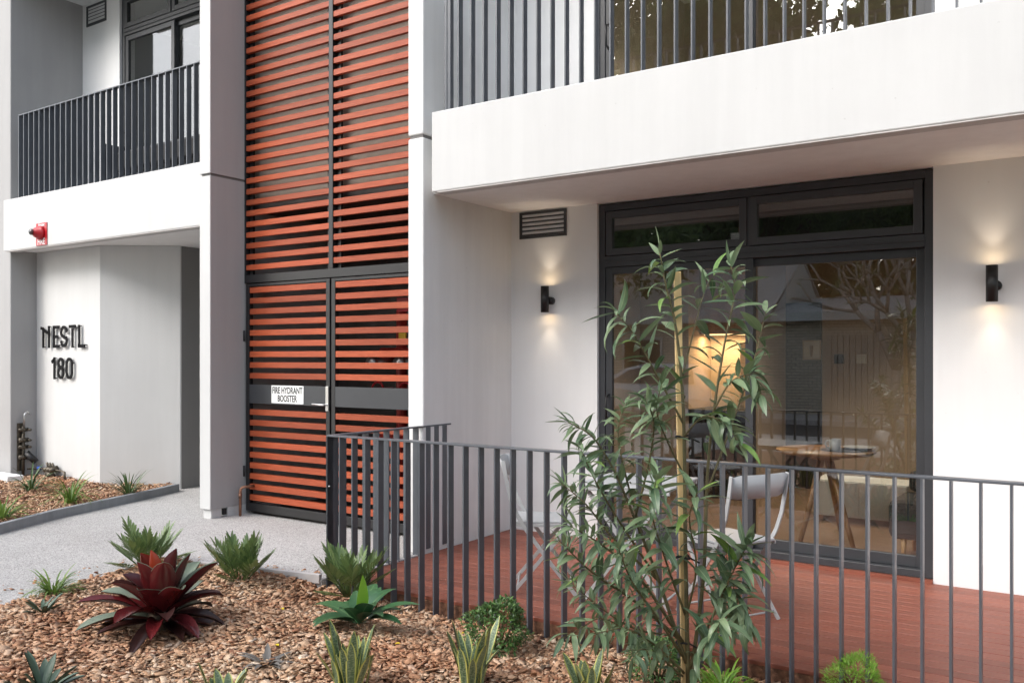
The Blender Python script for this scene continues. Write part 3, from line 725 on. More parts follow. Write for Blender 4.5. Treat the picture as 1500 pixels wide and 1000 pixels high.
# hydrant booster pipework behind the gate
H = thing('hydrant_booster', 'red and steel hydrant booster pipework behind the right gate leaf', 'pipework', (-5.0, 6.1, 0.01))
for dx in (-0.32, 0.0, 0.30):
    MB().cyl((-5.0 + dx, 6.12, 0.01), (-5.0 + dx, 6.12, 1.9), 0.05, seg=14).build('riser', M['red_pipe'], H)
for zz in (1.50, 0.75): MB().cyl((-5.45, 6.0, zz), (-4.42, 6.0, zz), 0.055).build('manifold', M['red_pipe'], H)
for dx in (-0.32, 0.0, 0.30):
    MB().cyl((-5.0 + dx, 5.72, 1.42), (-5.0 + dx, 6.0, 1.42), 0.042).cyl((-5.0 + dx, 5.70, 1.42), (-5.0 + dx, 5.74, 1.42), 0.055).build('coupling', M['steel'], H)
    MB().tube([(-5.0 + dx + 0.07 * math.cos(a), 5.80, 1.18 + 0.07 * math.sin(a)) for a in [i * math.pi / 6 for i in range(12)]], 0.010, 6, closed=True).cyl((-5.0 + dx, 5.80, 1.18), (-5.0 + dx, 6.0, 1.18), 0.02).build('hand_wheel', M['red'], H)
BX('tag', M['yellow'], H, -4.98, -4.90, 5.69, 5.70, 1.62, 1.70)
BX('gauge_plate', M['red'], H, -5.0, -4.72, 5.69, 5.70, 1.86, 1.98)

# ------------------------------------------------------------------ deck and its fence
deck = MB().box(-4.185, XE, 4.215, 6.24, -0.35, -0.032).build('deck_base', M['soil'])
deck.name = 'timber_deck'; tag(deck, kind='structure')
nb = 22; pitch = (WY - 4.185) / nb
bd = MB().box(-(XE + 4.175) / 2, (XE + 4.175) / 2, -pitch / 2 + 0.0035, pitch / 2 - 0.0035, -0.022, 0).mesh('deck_board', M['deck'])
for i in range(nb):
    o = inst(bd, 'deck_board', deck, ((XE - 4.175) / 2, 4.185 + pitch * (i + 0.5), random.uniform(-0.0015, 0.0)))
    b = o.modifiers.new('bevel', 'BEVEL'); b.width = 0.002; b.segments = 1
BX('fascia_board', M['soil'], deck, -4.185, XE, 4.190, 4.214, -0.30, -0.024)
BX('deck_edge_trim', M['edging'], deck, -4.215, -4.186, 4.19, 5.06, -0.05, 0.004)

FY, FX, FT = 4.145, -4.205, 0.957
fence = thing('deck_fence', 'charcoal flat bar fence wrapping the corner of the red deck', 'fence', (FX, FY, -0.1))
BX('rail', M['bar'], fence, FX - 0.03, XE, FY - 0.025, FY + 0.025, FT - 0.012, FT, 0.002)
BX('rail', M['bar'], fence, FX - 0.03, FX + 0.02, FY + 0.026, 5.40, FT - 0.012, FT, 0.002)
bz = -0.16
x = FX - 0.025; i = 0
while x < XE - 0.02:
    inst(baluster_mesh(FT - 0.0125 - bz), 'baluster', fence, (x, FY, bz)); x += 0.1125
for k in range(10):
    y = FY + 0.105 + 0.1075 * k
    if y > 5.05: break
    inst(baluster_mesh(FT - 0.0125 + 0.02), 'baluster', fence, (FX - 0.005, y, -0.02), (0, 0, R(90)))
for k in range(3):
    inst(baluster_mesh(FT - 0.0125 - 0.03), 'baluster', fence, (FX + 0.004 + 0.012, 5.12 + 0.10 * k, 0.03))
BX('post', M['bar'], fence, FX - 0.032, FX - 0.020, FY - 0.025, FY + 0.075, -0.2, FT - 0.0125)
for zz in (0.16, 0.62): MB().cyl((FX + 0.0, FY - 0.0255, zz), (FX - 0.0, FY - 0.032, zz), 0.006, seg=8).build('bolt', M['steel'], fence)

# ------------------------------------------------------------------ wall lights
def wall_light(x, z0, z1, label):
    t = thing('wall_light', label, 'wall light', (x, WY, (z0 + z1) / 2))
    y = WY - 0.085; r = 0.034
    MB().lathe([(0.026, z0 + 0.004), (r, z0), (r, z1), (0.026, z1 - 0.004)], 28, (x, y, 0)).build('body', M['black'], t)
    MB().cyl((x + 0.018, WY - 0.05, (z0 + z1) / 2 - 0.01), (x + 0.018, WY - 0.001, (z0 + z1) / 2 - 0.01), 0.032, seg=20).build('bracket', M['black'], t)
    for zz, up in ((z0 + 0.008, -1), (z1 - 0.008, 1)):
        MB().cyl((x, y, zz), (x, y, zz + up * 0.002), 0.0265, seg=20).build('lens', M['lamp'], t)
        ld = bpy.data.lights.new('lamp', 'SPOT'); ld.energy = 1.3; ld.color = (1, 0.82, 0.62); ld.spot_size = R(74); ld.spot_blend = 1.0; ld.shadow_soft_size = 0.015
        lo = bpy.data.objects.new('lamp', ld); link(lo, t, (x, y, zz + up * 0.012), (0 if up < 0 else math.pi, 0, 0))
    return t
wall_light(-3.80, 1.842, 2.058, 'black up and down wall light below the small louvred vent')
wall_light(-0.542, 1.815, 2.041, 'black up and down wall light on the wide bare white wall')

# ------------------------------------------------------------------ signs and fittings on the left
def stroke(mb, pts, w, y0, y1):
    """ribbon lettering in the xz plane"""
    P = [Vector((p[0], p[1])) for p in pts]; n = len(P); L = []; Rr = []
    closed = (P[0] - P[-1]).length < 1e-6
    if closed: P = P[:-1]; n -= 1
    for i in range(n):
        a = P[i - 1] if (closed or i) else None; b = P[(i + 1) % n] if (closed or i < n - 1) else None
        d1 = (P[i] - a).normalized() if a is not None else None; d2 = (b - P[i]).normalized() if b is not None else None
        d1 = d1 or d2; d2 = d2 or d1
        n1 = Vector((-d1.y, d1.x)); n2 = Vector((-d2.y, d2.x)); m = (n1 + n2).normalized(); k = 1 / max(0.45, m.dot(n1))
        L.append(P[i] + m * (w / 2 * k)); Rr.append(P[i] - m * (w / 2 * k))
    m = n if closed else n - 1
    for i in range(m):
        j = (i + 1) % n
        q = [L[i], L[j], Rr[j], Rr[i]]
        v = [(p.x, y0, p.y) for p in q] + [(p.x, y1, p.y) for p in q]
        mb.add(v, [(0, 1, 2, 3), (7, 6, 5, 4), (0, 4, 5, 1), (1, 5, 6, 2), (2, 6, 7, 3), (3, 7, 4, 0)])
def arc(cx, cz, rx, rz, a0, a1, n=12):
    return [(cx + rx * math.cos(R(a0 + (a1 - a0) * i / n)), cz + rz * math.sin(R(a0 + (a1 - a0) * i / n))) for i in range(n + 1)]
S = thing('building_sign', 'raised black letters NESTL over the number 180 on white wall', 'sign', (-9.9, 5.5, 1.2))
sx = lambda f: -10.345 + f * 0.93
z0, z1 = 1.578, 1.835; w = 0.036
def letter(strokes, wd=w):
    mb = MB()
    for st in strokes: stroke(mb, st, wd, 5.466, 5.476)
    for q in (strokes[0][0], strokes[-1][-1]):
        mb.cyl((q[0], 5.475, q[1] - (0.012 if q[1] > 1.6 else -0.012)), (q[0], 5.501, q[1] - (0.012 if q[1] > 1.6 else -0.012)), 0.005, seg=6)
    mb.build('letter', M['letter'], S)
h = w / 2
letter([[(sx(0.055) , z0), (sx(0.055), z1 - 0.030)], [(sx(-0.005), z1 - 0.022), (sx(0.055), z1 - 0.032), (sx(0.11), z1 - 0.065), (sx(0.190), z1 - 0.085)], [(sx(0.190), z0), (sx(0.190), z1)]], 0.034)
letter([[(sx(0.305), z0), (sx(0.305), z1)], [(sx(0.305), z1 - h), (sx(0.43), z1 - h)], [(sx(0.305), (z0 + z1) / 2), (sx(0.405), (z0 + z1) / 2)], [(sx(0.305), z0 + h), (sx(0.43), z0 + h)]], 0.036)
cs = sx(0.533); rx = 0.060; rz_ = 0.060
letter([arc(cs, z1 - rz_ - 0.022, rx - 0.003, rz_, 0, 180, 10) + arc(cs + 0.0, z1 - rz_ - 0.022, rx - 0.003, 0.05, 180, 230, 4)[1:] + [(cs + 0.02, (z0 + z1) / 2 - 0.012)] +
        arc(cs, z0 + rz_ + 0.022, rx - 0.003, rz_, 30, -180, 12)], 0.036)
letter([[(sx(0.725), z0), (sx(0.725), z1 - 0.036)], [(sx(0.650), z1 - h + 0.002), (sx(0.795), z1 - h + 0.002)]], 0.036)
letter([[(sx(0.873), z1), (sx(0.873), z0 + h)], [(sx(0.850), z0 + h), (sx(0.995), z0 + h)]], 0.036)
z0n, z1n = 1.214, 1.470
letter([[(sx(0.318), z0n), (sx(0.318), z1n)], [(sx(0.255), z1n - 0.058), (sx(0.318), z1n - 0.025)]], 0.038)
c8 = sx(0.465)
letter([arc(c8, z1n - 0.072, 0.048, 0.050, -90, 270, 16)], 0.036)
o8 = MB(); stroke(o8, arc(c8, z0n + 0.076, 0.054, 0.054, -90, 270, 16), 0.036, 5.4657, 5.4757); o8.build('letter', M['letter'], S)
c0 = sx(0.655)
letter([arc(c0, z1n - 0.078, 0.054, 0.056, 0, 180, 10) + arc(c0, z0n + 0.078, 0.054, 0.056, 180, 360, 10) + [(c0 + 0.054, z1n - 0.078)]], 0.036)

A = thing('fire_alarm_sounder', 'red fire alarm horn on a red FIRE plate on the short balcony fascia', 'fire alarm', (-9.65, 5.12, 2.7))
BX('plate', M['red'], A, -9.765, -9.545, 5.110, 5.119, 2.700, 2.945)
hc = Vector((-9.66, 5.11, 2.835))
MB().tube([hc, hc + Vector((0, -0.03, 0)), hc + Vector((0, -0.033, 0)), hc + Vector((0, -0.07, 0)), hc + Vector((0, -0.073, 0)), hc + Vector((0, -0.10, 0))], [0.078, 0.074, 0.06, 0.052, 0.036, 0.034], 20).build('horn', M['red'], A)
MB().tube([hc + Vector((0, -0.098, 0)), hc + Vector((0, -0.115, 0)), hc + Vector((0, -0.128, 0))], [0.036, 0.034, 0.018], 16).build('strobe', M['dark_glass'], A)
text_part('FIRE', 0.098, 0.001, M['white_text'], A, (-9.655, 5.1085, 2.738), xs=0.88, bold=0.012)
text_part('Ampac', 0.05, 0.001, M['white_text'], A, (-9.650, 5.1085, 2.925), xs=0.95)

Pp = thing('copper_pipe', 'bent copper pipe rising from the paving beside the gate', 'pipe', (-6.60, 5.36, 0))
MB().tube([(-6.60, 5.33, -0.02), (-6.60, 5.33, 0.22), (-6.598, 5.333, 0.245), (-6.59, 5.345, 0.262), (-6.575, 5.365, 0.268), (-6.56, 5.40, 0.268), (-6.55, 5.447, 0.268)], 0.013, 12).build('pipe', M['copper'], Pp)
MB().cyl((-6.60, 5.33, 0.165), (-6.60, 5.33, 0.205), 0.016).build('collar', M['copper'], Pp)

Wm = thing('gas_meter_valves', 'dark regulator with brass valves on the grey fin beside the lettered wall', 'meter', (-10.46, 5.3, 0.1))
BX('back_plate', M['brass'], Wm, -10.499, -10.485, 5.27, 5.36, 0.14, 0.70, 0.004)
MB().cyl((-10.455, 5.32, 0.0), (-10.455, 5.32, 0.66), 0.016).build('riser', M['brass'], Wm)
for zz, r in ((0.30, 0.028), (0.42, 0.022), (0.50, 0.028), (0.62, 0.021)):
    MB().cyl((-10.455, 5.27, zz), (-10.455, 5.38, zz), r, seg=12).cyl((-10.455, 5.37, zz), (-10.38, 5.37, zz), 0.014, seg=8).build('valve', M['brass'], Wm)
MB().tube([(-10.45, 5.33, 0.66), (-10.45, 5.33, 0.80), (-10.44, 5.36, 0.83), (-10.44, 5.39, 0.80)], 0.012, 8).build('tap', M['steel'], Wm)
MB().cyl((-10.44, 5.35, 0.35), (-10.36, 5.42, 0.24), 0.038, seg=12).build('regulator', M['black'], Wm)
V2 = thing('water_valve', 'grey and blue water valves low on the white lettered wall', 'valve', (-10.1, 5.45, 0.1))
MB().tube([(-10.44, 5.36, 0.16), (-10.40, 5.42, 0.16), (-10.36, 5.44, 0.17), (-10.20, 5.44, 0.17), (-9.85, 5.44, 0.17), (-9.78, 5.44, 0.16), (-9.77, 5.44, 0.02)], 0.012, 8).build('pipe', M['brass'], V2)
MB().cyl((-10.34, 5.44, 0.17), (-10.30, 5.44, 0.17), 0.022).build('blue_cap', M['blue'], V2)
for xx in (-10.12, -10.06, -10.0): MB().cyl((xx, 5.39, 0.16), (xx, 5.48, 0.19), 0.032, seg=10).cyl((xx, 5.44, 0.17), (xx - 0.02, 5.43, 0.25), 0.013, seg=8).build('valve_body', M['brass'], V2)
MB().cyl((-10.1, 5.42, 0.13), (-10.0, 5.42, 0.10), 0.04, seg=12).build('meter_body', M['brass'], V2)

# ------------------------------------------------------------------ folding furniture on the deck
def bistro_chair(loc, face, label):
    """local +x is the way the chair faces"""
    t = thing('folding_chair', label, 'chair', loc, math.atan2(face[1], face[0]) or 1e-6, 'folding chairs on the deck')
    n = 8
    bk = MB(); pts = []
    for i in range(n + 1):                                       # curved back plate
        y = -0.205 + 0.41 * i / n; c = 0.035 * (1 - (y / 0.205) ** 2)
        pts.append((y, c))
    vs = []
    for (y, c) in pts:
        for (dx, z) in ((-0.205, 0.70), (-0.225, 0.755), (-0.245, 0.835)):
            vs.append((dx - c, y, z - (0.012 if abs(y) > 0.2 else 0) * (1 if z > 0.8 else -1)))
    m = len(vs); vs += [(x_ + 0.004, y_, z_) for x_, y_, z_ in vs]
    f = []
    for i in range(n):
        for k in range(2):
            a = i * 3 + k; f += [(a, a + 3, a + 4, a + 1), (a + m, a + 1 + m, a + 4 + m, a + 3 + m)]
        f += [(i * 3, i * 3 + m, i * 3 + 3 + m, i * 3 + 3), (i * 3 + 2, i * 3 + 5, i * 3 + 5 + m, i * 3 + 2 + m)]
    bk.add(vs, f, smooth=True).build('backrest', M['chair'], t, local=True)
    st = MB().prism([(-0.17, -0.18), (0.19, -0.165), (0.20, -0.15), (0.20, 0.15), (0.19, 0.165), (-0.17, 0.18)], 0.438, 0.452)
    st.build('seat', M['chair'], t, 0.003, local=True)
    for s in (-1, 1):
        y = 0.205 * s
        MB().bar([(-0.240, y, 0.83), (-0.222, y, 0.72), (-0.195, y, 0.60), (-0.155, y, 0.50), (-0.10, y, 0.41), (0.05, y, 0.205), (0.215, y, 0.0)], (0, 1, 0), 0.009, 0.024).build('leg', M['chair'], t, local=True)
        y = 0.188 * s
        MB().bar([(0.17, y, 0.432), (0.12, y, 0.37), (-0.05, y, 0.165), (-0.19, y, 0.0)], (0, 1, 0), 0.009, 0.022).build('leg', M['chair'], t, local=True)
        MB().bar([(-0.165, y, 0.43), (0.185, y, 0.43)], (0, 1, 0), 0.008, 0.018).build('seat_rail', M['chair'], t, local=True)
    MB().cyl((-0.155, -0.188, 0.04), (-0.155, 0.188, 0.04), 0.006, seg=8).cyl((0.18, -0.205, 0.045), (0.18, 0.205, 0.045), 0.006, seg=8).build('stretcher', M['chair'], t, local=True)
    return t
bistro_chair((-1.74, 4.83, 0.0), (-0.88, 0.47), 'light grey metal folding chair in front of the sliding door')
bistro_chair((-2.95, 4.76, 0.0), (0.86, 0.50), 'light grey metal folding chair in front of the white wall under the vent')
tb = thing('folding_table', 'light grey folding bistro table with crossed legs on the deck', 'table', (-2.35, 4.92, 0), R(6))
MB().box(-0.29, 0.29, -0.29, 0.29, 0.696, 0.712).box(-0.285, 0.285, -0.285, -0.27, 0.672, 0.6955).box(-0.285, 0.285, 0.27, 0.285, 0.672, 0.6955).build('tabletop', M['chair'], tb, 0.004, local=True)
for s in (-1, 1):
    MB().bar([(-0.26, 0.24 * s, 0.69), (0.27, 0.24 * s, 0.0)], (0, 1, 0), 0.010, 0.026).build('leg', M['chair'], tb, local=True)
    MB().bar([(0.26, 0.222 * s, 0.69), (-0.27, 0.222 * s, 0.0)], (0, 1, 0), 0.010, 0.026).build('leg', M['chair'], tb, local=True)
MB().cyl((-0.235, -0.222, 0.045), (-0.235, 0.222, 0.045), 0.007, seg=8).cyl((0.235, -0.24, 0.045), (0.235, 0.24, 0.045), 0.007, seg=8).cyl((0.005, -0.24, 0.347), (0.005, 0.24, 0.347), 0.006, seg=8).build('stretcher', M['chair'], tb, local=True)

# ------------------------------------------------------------------ inside the right unit
tc = (-1.76, 7.02)
it = thing('round_table', 'round brown timber table with splayed legs behind the glass door', 'table', (tc[0], tc[1], 0))
MB().lathe([(0, 0.722), (0.34, 0.722), (0.365, 0.735), (0.37, 0.745), (0.365, 0.752), (0, 0.752)], 40, (tc[0], tc[1], 0)).build('tabletop', M['walnut'], it)
MB().lathe([(0, 0.68), (0.11, 0.68), (0.12, 0.721), (0, 0.721)], 20, (tc[0], tc[1], 0)).build('hub', M['walnut'], it)
for (fx, fy) in ((-1.905, 6.80), (-1.495, 6.82), (-1.72, 7.38)):
    tx_, ty_ = tc[0] + (fx - tc[0]) * 0.12, tc[1] + (fy - tc[1]) * 0.12
    MB().tube([(tx_, ty_, 0.70), (fx, fy, 0.001)], [0.030, 0.016], 14).build('leg', M['walnut'], it)
pm = MB().lathe([(0, 0.753), (0.17, 0.753), (0.17, 0.757), (0, 0.757)], 32, (-1.62, 7.02, 0)).build('placemat', M['black']); tag(pm, 'round black placemat on the round timber table', 'placemat')
mgx, mgy = onY(1223, 640, 6.92).x, 6.92
mg = thing('mug', 'pale grey ceramic mug standing on the round timber table', 'mug', (mgx, mgy, 0.758))
MB().lathe([(0, 0.758), (0.034, 0.758), (0.040, 0.765), (0.042, 0.845), (0.039, 0.845), (0.037, 0.768), (0, 0.766)], 24, (mgx, mgy, 0)).build('body', M['ceramic'], mg)
MB().tube([(mgx - 0.041, mgy, 0.83), (mgx - 0.062, mgy, 0.832), (mgx - 0.072, mgy, 0.805), (mgx - 0.060, mgy, 0.78), (mgx - 0.040, mgy, 0.777)], 0.006, 8).build('handle', M['ceramic'], mg)
pl = MB().lathe([(0, 0.760), (0.07, 0.760), (0.12, 0.778), (0.122, 0.776), (0.075, 0.757), (0, 0.757)], 32, (-1.53, 7.12, 0)).build('plate', M['ceramic']); tag(pl, 'pale ceramic plate beside the mug on the round timber table', 'plate')
wc = thing('low_cabinet', 'low white cabinet behind the round timber table', 'cabinet', (-1.75, 8.2, 0))
cx0, cx1 = onY(1192, 700, 8.1).x, onY(1330, 700, 8.1).x
MB().box(cx0, cx1, 8.1, 8.5, 0.05, 0.37).build('carcass', M['white_lam'], wc, 0.004)
MB().box(cx0 + 0.01, (cx0 + cx1) / 2 - 0.003, 8.085, 8.099, 0.06, 0.36).build('door', M['white_lam'], wc, 0.002)
MB().box((cx0 + cx1) / 2 + 0.003, cx1 - 0.01, 8.085, 8.099, 0.06, 0.36).build('door', M['white_lam'], wc, 0.002)
for lx in (cx0 + 0.05, cx1 - 0.05): MB().cyl((lx, 8.15, 0.001), (lx, 8.15, 0.05), 0.02).build('leg', M['oak'], wc)
ac = thing('armchair', 'charcoal fabric armchair with timber legs behind the glass door', 'armchair', (-1.25, 7.0, 0))
ax0, ax1 = onY(1300, 700, 6.75).x, onY(1365, 700, 6.75).x + 0.35
MB().box(ax0, ax1, 6.75, 7.3, 0.16, 0.44).build('seat', M['fabric'], ac, 0.05)
MB().box(ax1 - 0.14, ax1, 6.72, 7.32, 0.445, 0.78).build('backrest', M['fabric'], ac, 0.05)
MB().box(ax0 + 0.06, ax1 - 0.145, 7.22, 7.33, 0.445, 0.60).build('armrest', M['fabric'], ac, 0.04)
for lx, ly in ((ax0 + 0.10, 6.80), (ax1 - 0.07, 6.80), (ax0 + 0.1, 7.24), (ax1 - 0.07, 7.24)): MB().tube([(lx, ly, 0.17), (lx, ly, 0.001)], [0.020, 0.015], 10).build('leg', M['oak'], ac)
# back of the room
dr = thing('interior_door', 'black interior door with lever handle at the back of the room', 'door', (-2.95, 9.98, 0))
MB().box(-3.42, -2.54, 9.955, 9.995, 0.002, 2.08).build('leaf', M['black'], dr, 0.003)
MB().tube([(-3.32, 9.95, 1.02), (-3.32, 9.90, 1.02), (-3.20, 9.90, 1.02)], 0.009, 8).build('handle', M['steel'], dr)
px0, px1 = onY(1176, 500, 9.94).x, onY(1203, 500, 9.94).x
pc = thing('framed_picture', 'small framed picture in front of the black interior door', 'picture', ((px0 + px1) / 2, 9.93, 1.4))
MB().box(px0, px1, 9.925, 9.945, 1.44, 1.66).build('frame', M['taupe'], pc, 0.002)
MB().box(px0 + 0.015, px1 - 0.015, 9.921, 9.9245, 1.455, 1.645).build('print', M['white_lam'], pc)
MB().cyl(((px0 + px1) / 2, 9.92, 1.48), ((px0 + px1) / 2, 9.92, 1.60), 0.010, 0.022, seg=8).build('motif', M['taupe'], pc)
for ppx, nm, lab in ((1229, 'intercom', 'small dark intercom screen on the back wall of the room'), (1262, 'light_switch', 'pale light switch on the back wall of the room')):
    x_ = onY(ppx, 525, 9.99).x
    o = BX(nm, M['black'] if nm == 'intercom' else M['white_lam'], None, x_ - 0.05, x_ + 0.05, 9.975, 9.999, 1.40, 1.50, 0.003)
    tag(o, lab, 'intercom' if nm == 'intercom' else 'switch')
kt = thing('kitchen_unit', 'dark kitchen bench with honey timber overhead cupboards seen through the door', 'kitchen', (-3.5, 8.9, 0))
MB().box(-3.60, -2.98, 8.75, 9.4, 0.002, 0.88).build('base_unit', M['black'], kt)
MB().box(-3.60, -2.95, 8.72, 9.42, 0.881, 0.92).build('benchtop', M['fabric'], kt, 0.003)
MB().box(-3.60, -3.04, 9.05, 9.4, 1.72, 2.45).build('overhead_cupboard', M['walnut'], kt, 0.003)
MB().box(-3.60, -3.04, 9.38, 9.42, 0.92, 1.719).build('splashback', M['cream'], kt)
MB().box(-4.165, -3.602, 8.75, 9.42, 0.002, 2.45).build('pantry', M['taupe'], kt, 0.003)
MB().box(-3.03, -2.93, 8.9, 9.95, 0.002, 2.69).build('end_panel', M['taupe'], kt)
MB().box(-3.08, -2.97, 8.86, 8.895, 0.95, 1.62).build('timber_edge', M['oak'], kt, 0.003)
MB().box(-3.55, -3.1, 9.06, 9.10, 1.706, 1.7195).build('strip_light', M['lamp_soft'], kt)
ld = bpy.data.lights.new('strip_lamp', 'AREA'); ld.shape = 'RECTANGLE'; ld.size = 0.45; ld.size_y = 0.05; ld.energy = 4.5; ld.color = (1, 0.62, 0.28)
link(bpy.data.objects.new('strip_lamp', ld), kt, (-3.32, 9.15, 1.70))
gs = thing('drinking_glass', 'clear drinking glass on the dark kitchen bench', 'glass', (-3.05, 8.8, 0.92))
MB().lathe([(0, 0.922), (0.032, 0.922), (0.038, 1.03), (0.036, 1.03), (0.030, 0.928), (0, 0.926)], 20, (-3.05, 8.80, 0)).build('tumbler', M['clear_glass'], gs)
def downlight(x, y, z, e, label):
    t = thing('downlight', label, 'downlight', (x, y, z))
    MB().lathe([(0.04, z - 0.001), (0.06, z - 0.012), (0.06, z)], 24, (x, y, 0)).build('ring', M['white_lam'], t)
    MB().cyl((x, y, z - 0.001), (x, y, z - 0.004), 0.042, seg=20).build('lens', M['lamp'], t)
    ld = bpy.data.lights.new('lamp', 'SPOT'); ld.energy = e; ld.color = (1, 0.82, 0.62); ld.spot_size = R(110); ld.spot_blend = 0.8; ld.shadow_soft_size = 0.04
    link(bpy.data.objects.new('lamp', ld), t, (x, y, z - 0.02))
BX('ceiling', M['ceiling'], B, -4.17, XE - 0.1, WY + 0.2, 10.0, SOF - 0.025, SOF - 0.002)
p_ = onZ(1166, 402, 2.68); downlight(p_.x, min(p_.y, 9.5), 2.685, 110, 'lit ceiling downlight in front of the black interior door')
downlight(-1.15, 8.7, 2.685, 65, 'added unseen ceiling downlight brightening the room over the low white cabinet')  # added lamp out of view, brightens the dark room
downlight(-2.55, 8.1, 2.685, 65, 'added unseen ceiling downlight brightening the room in front of the kitchen bench')  # second added lamp, lifts the light around the kitchen
BX('ceiling', M['ceiling'], B, -4.17, XE - 0.1, WY + 0.2, 10.0, 5.76, 5.83)
p_ = onZ(1143, 28, 5.76); downlight(p_.x, p_.y, 5.76, 60, 'lit ceiling downlight in the room behind the long balcony railing')
downlight(-2.9, 8.6, 5.76, 90, 'lit ceiling downlight glowing on the upper back wall')
BX('transom_dark_backing', M['fabric'], B, DX0, DX1, WY + 0.215, WY + 0.32, 2.27, 2.684)  # added dark box that blacks out the transoms so reflections show
bk_ = BX('bulkhead', M['black'], B, -4.16, XE - 0.1, 7.6, 7.75, 5.45, 5.759)
ob = thing('outdoor_bench', 'dark outdoor bench on the short balcony', 'bench', (-8.2, 5.75, 2.99))
MB().box(-9.0, -7.35, 5.55, 5.95, 3.50, 3.72).build('back_cushion', M['black'], ob, 0.03)
MB().box(-9.0, -7.35, 5.45, 5.549, 3.15, 3.42).build('seat_cushion', M['fabric'], ob, 0.03)
MB().box(-9.05, -9.001, 5.45, 5.95, 2.986, 3.8).box(-7.349, -7.30, 5.45, 5.95, 2.986, 3.8).build('frame', M['frame'], ob)

# ------------------------------------------------------------------ plants
def width_prof(v, kind):
    if kind == 'lance': return (math.sin(math.pi * min(1, v ** 0.75)) ** 0.9) * (1 - 0.15 * v) + 0.02
    if kind == 'strap': return min(1, 0.55 + 2 * v) * (1 - v ** 3) ** 0.7 + 0.01
    if kind == 'sword': return (0.55 + 0.9 * v - 0.75 * v * v) * (1 - max(0, (v - 0.6) / 0.4) ** 2.2) ** 0.8 + 0.01
    if kind == 'oval': return math.sqrt(max(0, 1 - ((v - 0.52) / 0.52) ** 2)) * (0.9 + 0.2 * v) + 0.02
    if kind == 'broad': return math.sin(math.pi * min(1, max(0, (v - 0.12) / 0.88) ** 0.62)) ** 0.8 + 0.05
    if kind == 'brom': return min(1, 0.62 + 1.1 * v) * max(0, 1 - max(0, (v - 0.42) / 0.58) ** 2.1) ** 0.72 + 0.012
    return 1
def leaf_geo(L, Wd, n=6, kind='lance', fold=0.3, bend=0.6, thick=0.0, wave=0.0, nc=3):
    """blade along +x, face up +z, curving down by `bend`; returns verts, faces, uvs, mat indices"""
    V = []; U = []; Fc = []; mi = []
    x = z = 0.0; a = 0.0
    rows = []
    for i in range(n + 1):
        v = i / n
        if i:
            a = -bend * (v - 0.5 / n) ** 1.3 if bend >= 0 else bend * -(v - 0.5 / n)
            x += math.cos(a) * L / n; z += math.sin(a) * L / n
        w = Wd / 2 * width_prof(v, kind)
        nx, nz = -math.sin(a), math.cos(a)
        lift = w * fold
        wv = wave * math.sin(v * 9) * w
        row = []
        for k in range(nc):
            u = -1 + 2 * k / (nc - 1); q = lift * (abs(u) if nc == 3 else u * u) - wv * u
            row.append((x + nx * q, w * u, z + nz * q))
        rows.append(row)
    def shell(off, flip, m):
        b = len(V)
        for i, r in enumerate(rows):
            for k, p in enumerate(r): V.append((p[0], p[1], p[2] + off)); U.append((k / (nc - 1), i / n))
        for i in range(n):
            for k in range(nc - 1):
                q = (b + i * nc + k, b + i * nc + k + nc, b + i * nc + k + nc + 1, b + i * nc + k + 1)
                Fc.append(q if not flip else q[::-1]); mi.append(m)
    shell(0, True, 0)
    if thick: shell(-thick, False, 1)
    return V, Fc, U, mi
def leaf_mesh(name, mats, *a, **k):
    V, Fc, U, mi = leaf_geo(*a, **k)
    mb = MB(); mb.v = V; mb.f = Fc; mb.uv = U; mb.m = mi; mb.sm = [True] * len(Fc)
    return mb.mesh(name, mats)
def frame_mat(d, up):
    x = Vector(d).normalized(); z = Vector(up) - x * Vector(up).dot(x)
    z = z.normalized() if z.length > 1e-5 else x.orthogonal().normalized()
    y = z.cross(x)
    return Matrix((x, y, z)).transposed()
def leaf_obj(me, name, parent, loc, d, up, s=1.0):
    return inst(me, name, parent, loc, frame_mat(d, up).to_euler(), s)
def bake(name, items, mat, parent, label=None, kind='stuff'):
    """items: (leaf_geo tuple, loc, d, up, scale) -> one mesh"""
    VV = []; FF = []; UU = []; RN = []; b = 0
    base = ORG.get(parent.name, Vector((0, 0, 0))) if parent else Vector((0, 0, 0))
    for g, loc, d, up, s in items:
        v = np.array(g[0]) * s
        m = np.array(frame_mat(d, up))
        VV.append(v @ m.T + np.array(Vector(loc) - base)); FF.append(np.array(g[1]) + b); UU.append(np.array(g[2])); RN.append(np.full(len(v), random.random())); b += len(v)
    me = np_mesh(name, np.concatenate(VV), np.concatenate(FF), mat, np.concatenate(RN), np.concatenate(UU), True)
    o = bpy.data.objects.new(name, me); COL.objects.link(o)
    if parent: o.parent = parent
    ORG[o.name] = base.copy()
    return tag(o, label, kind=kind)
def rdir(az, el): return Vector((math.cos(az) * math.cos(el), math.sin(az) * math.cos(el), math.sin(el)))
UP = Vector((0, 0, 1))
def mz(x, y): return mulch_h(x, y)

def g_(px, py):
    p = onZ(px, py, 0.0); p.z = mz(p.x, p.y); return p
PET = leaf_mesh('fallen_petal', M['yellow'], .030, .020, 4, 'oval', .3, .6)
for px, py, wh in ((412, 892, 'in the open between the bromeliad and the fence corner'), (586, 950, 'next to the snake plant by the broad leafed plant'), (408, 958, 'just behind the small grey rosette'), (676, 908, 'beside the round small leaved bush')):
    p = g_(px, py); a = random.uniform(0, 6)
    o = leaf_obj(PET, 'fallen_petal', None, p + Vector((0, 0, 0.022)), rdir(a, random.uniform(0, .4)), UP)
    tag(o, 'yellow petal on the mulch ' + wh, 'petal', 'fallen yellow petals')
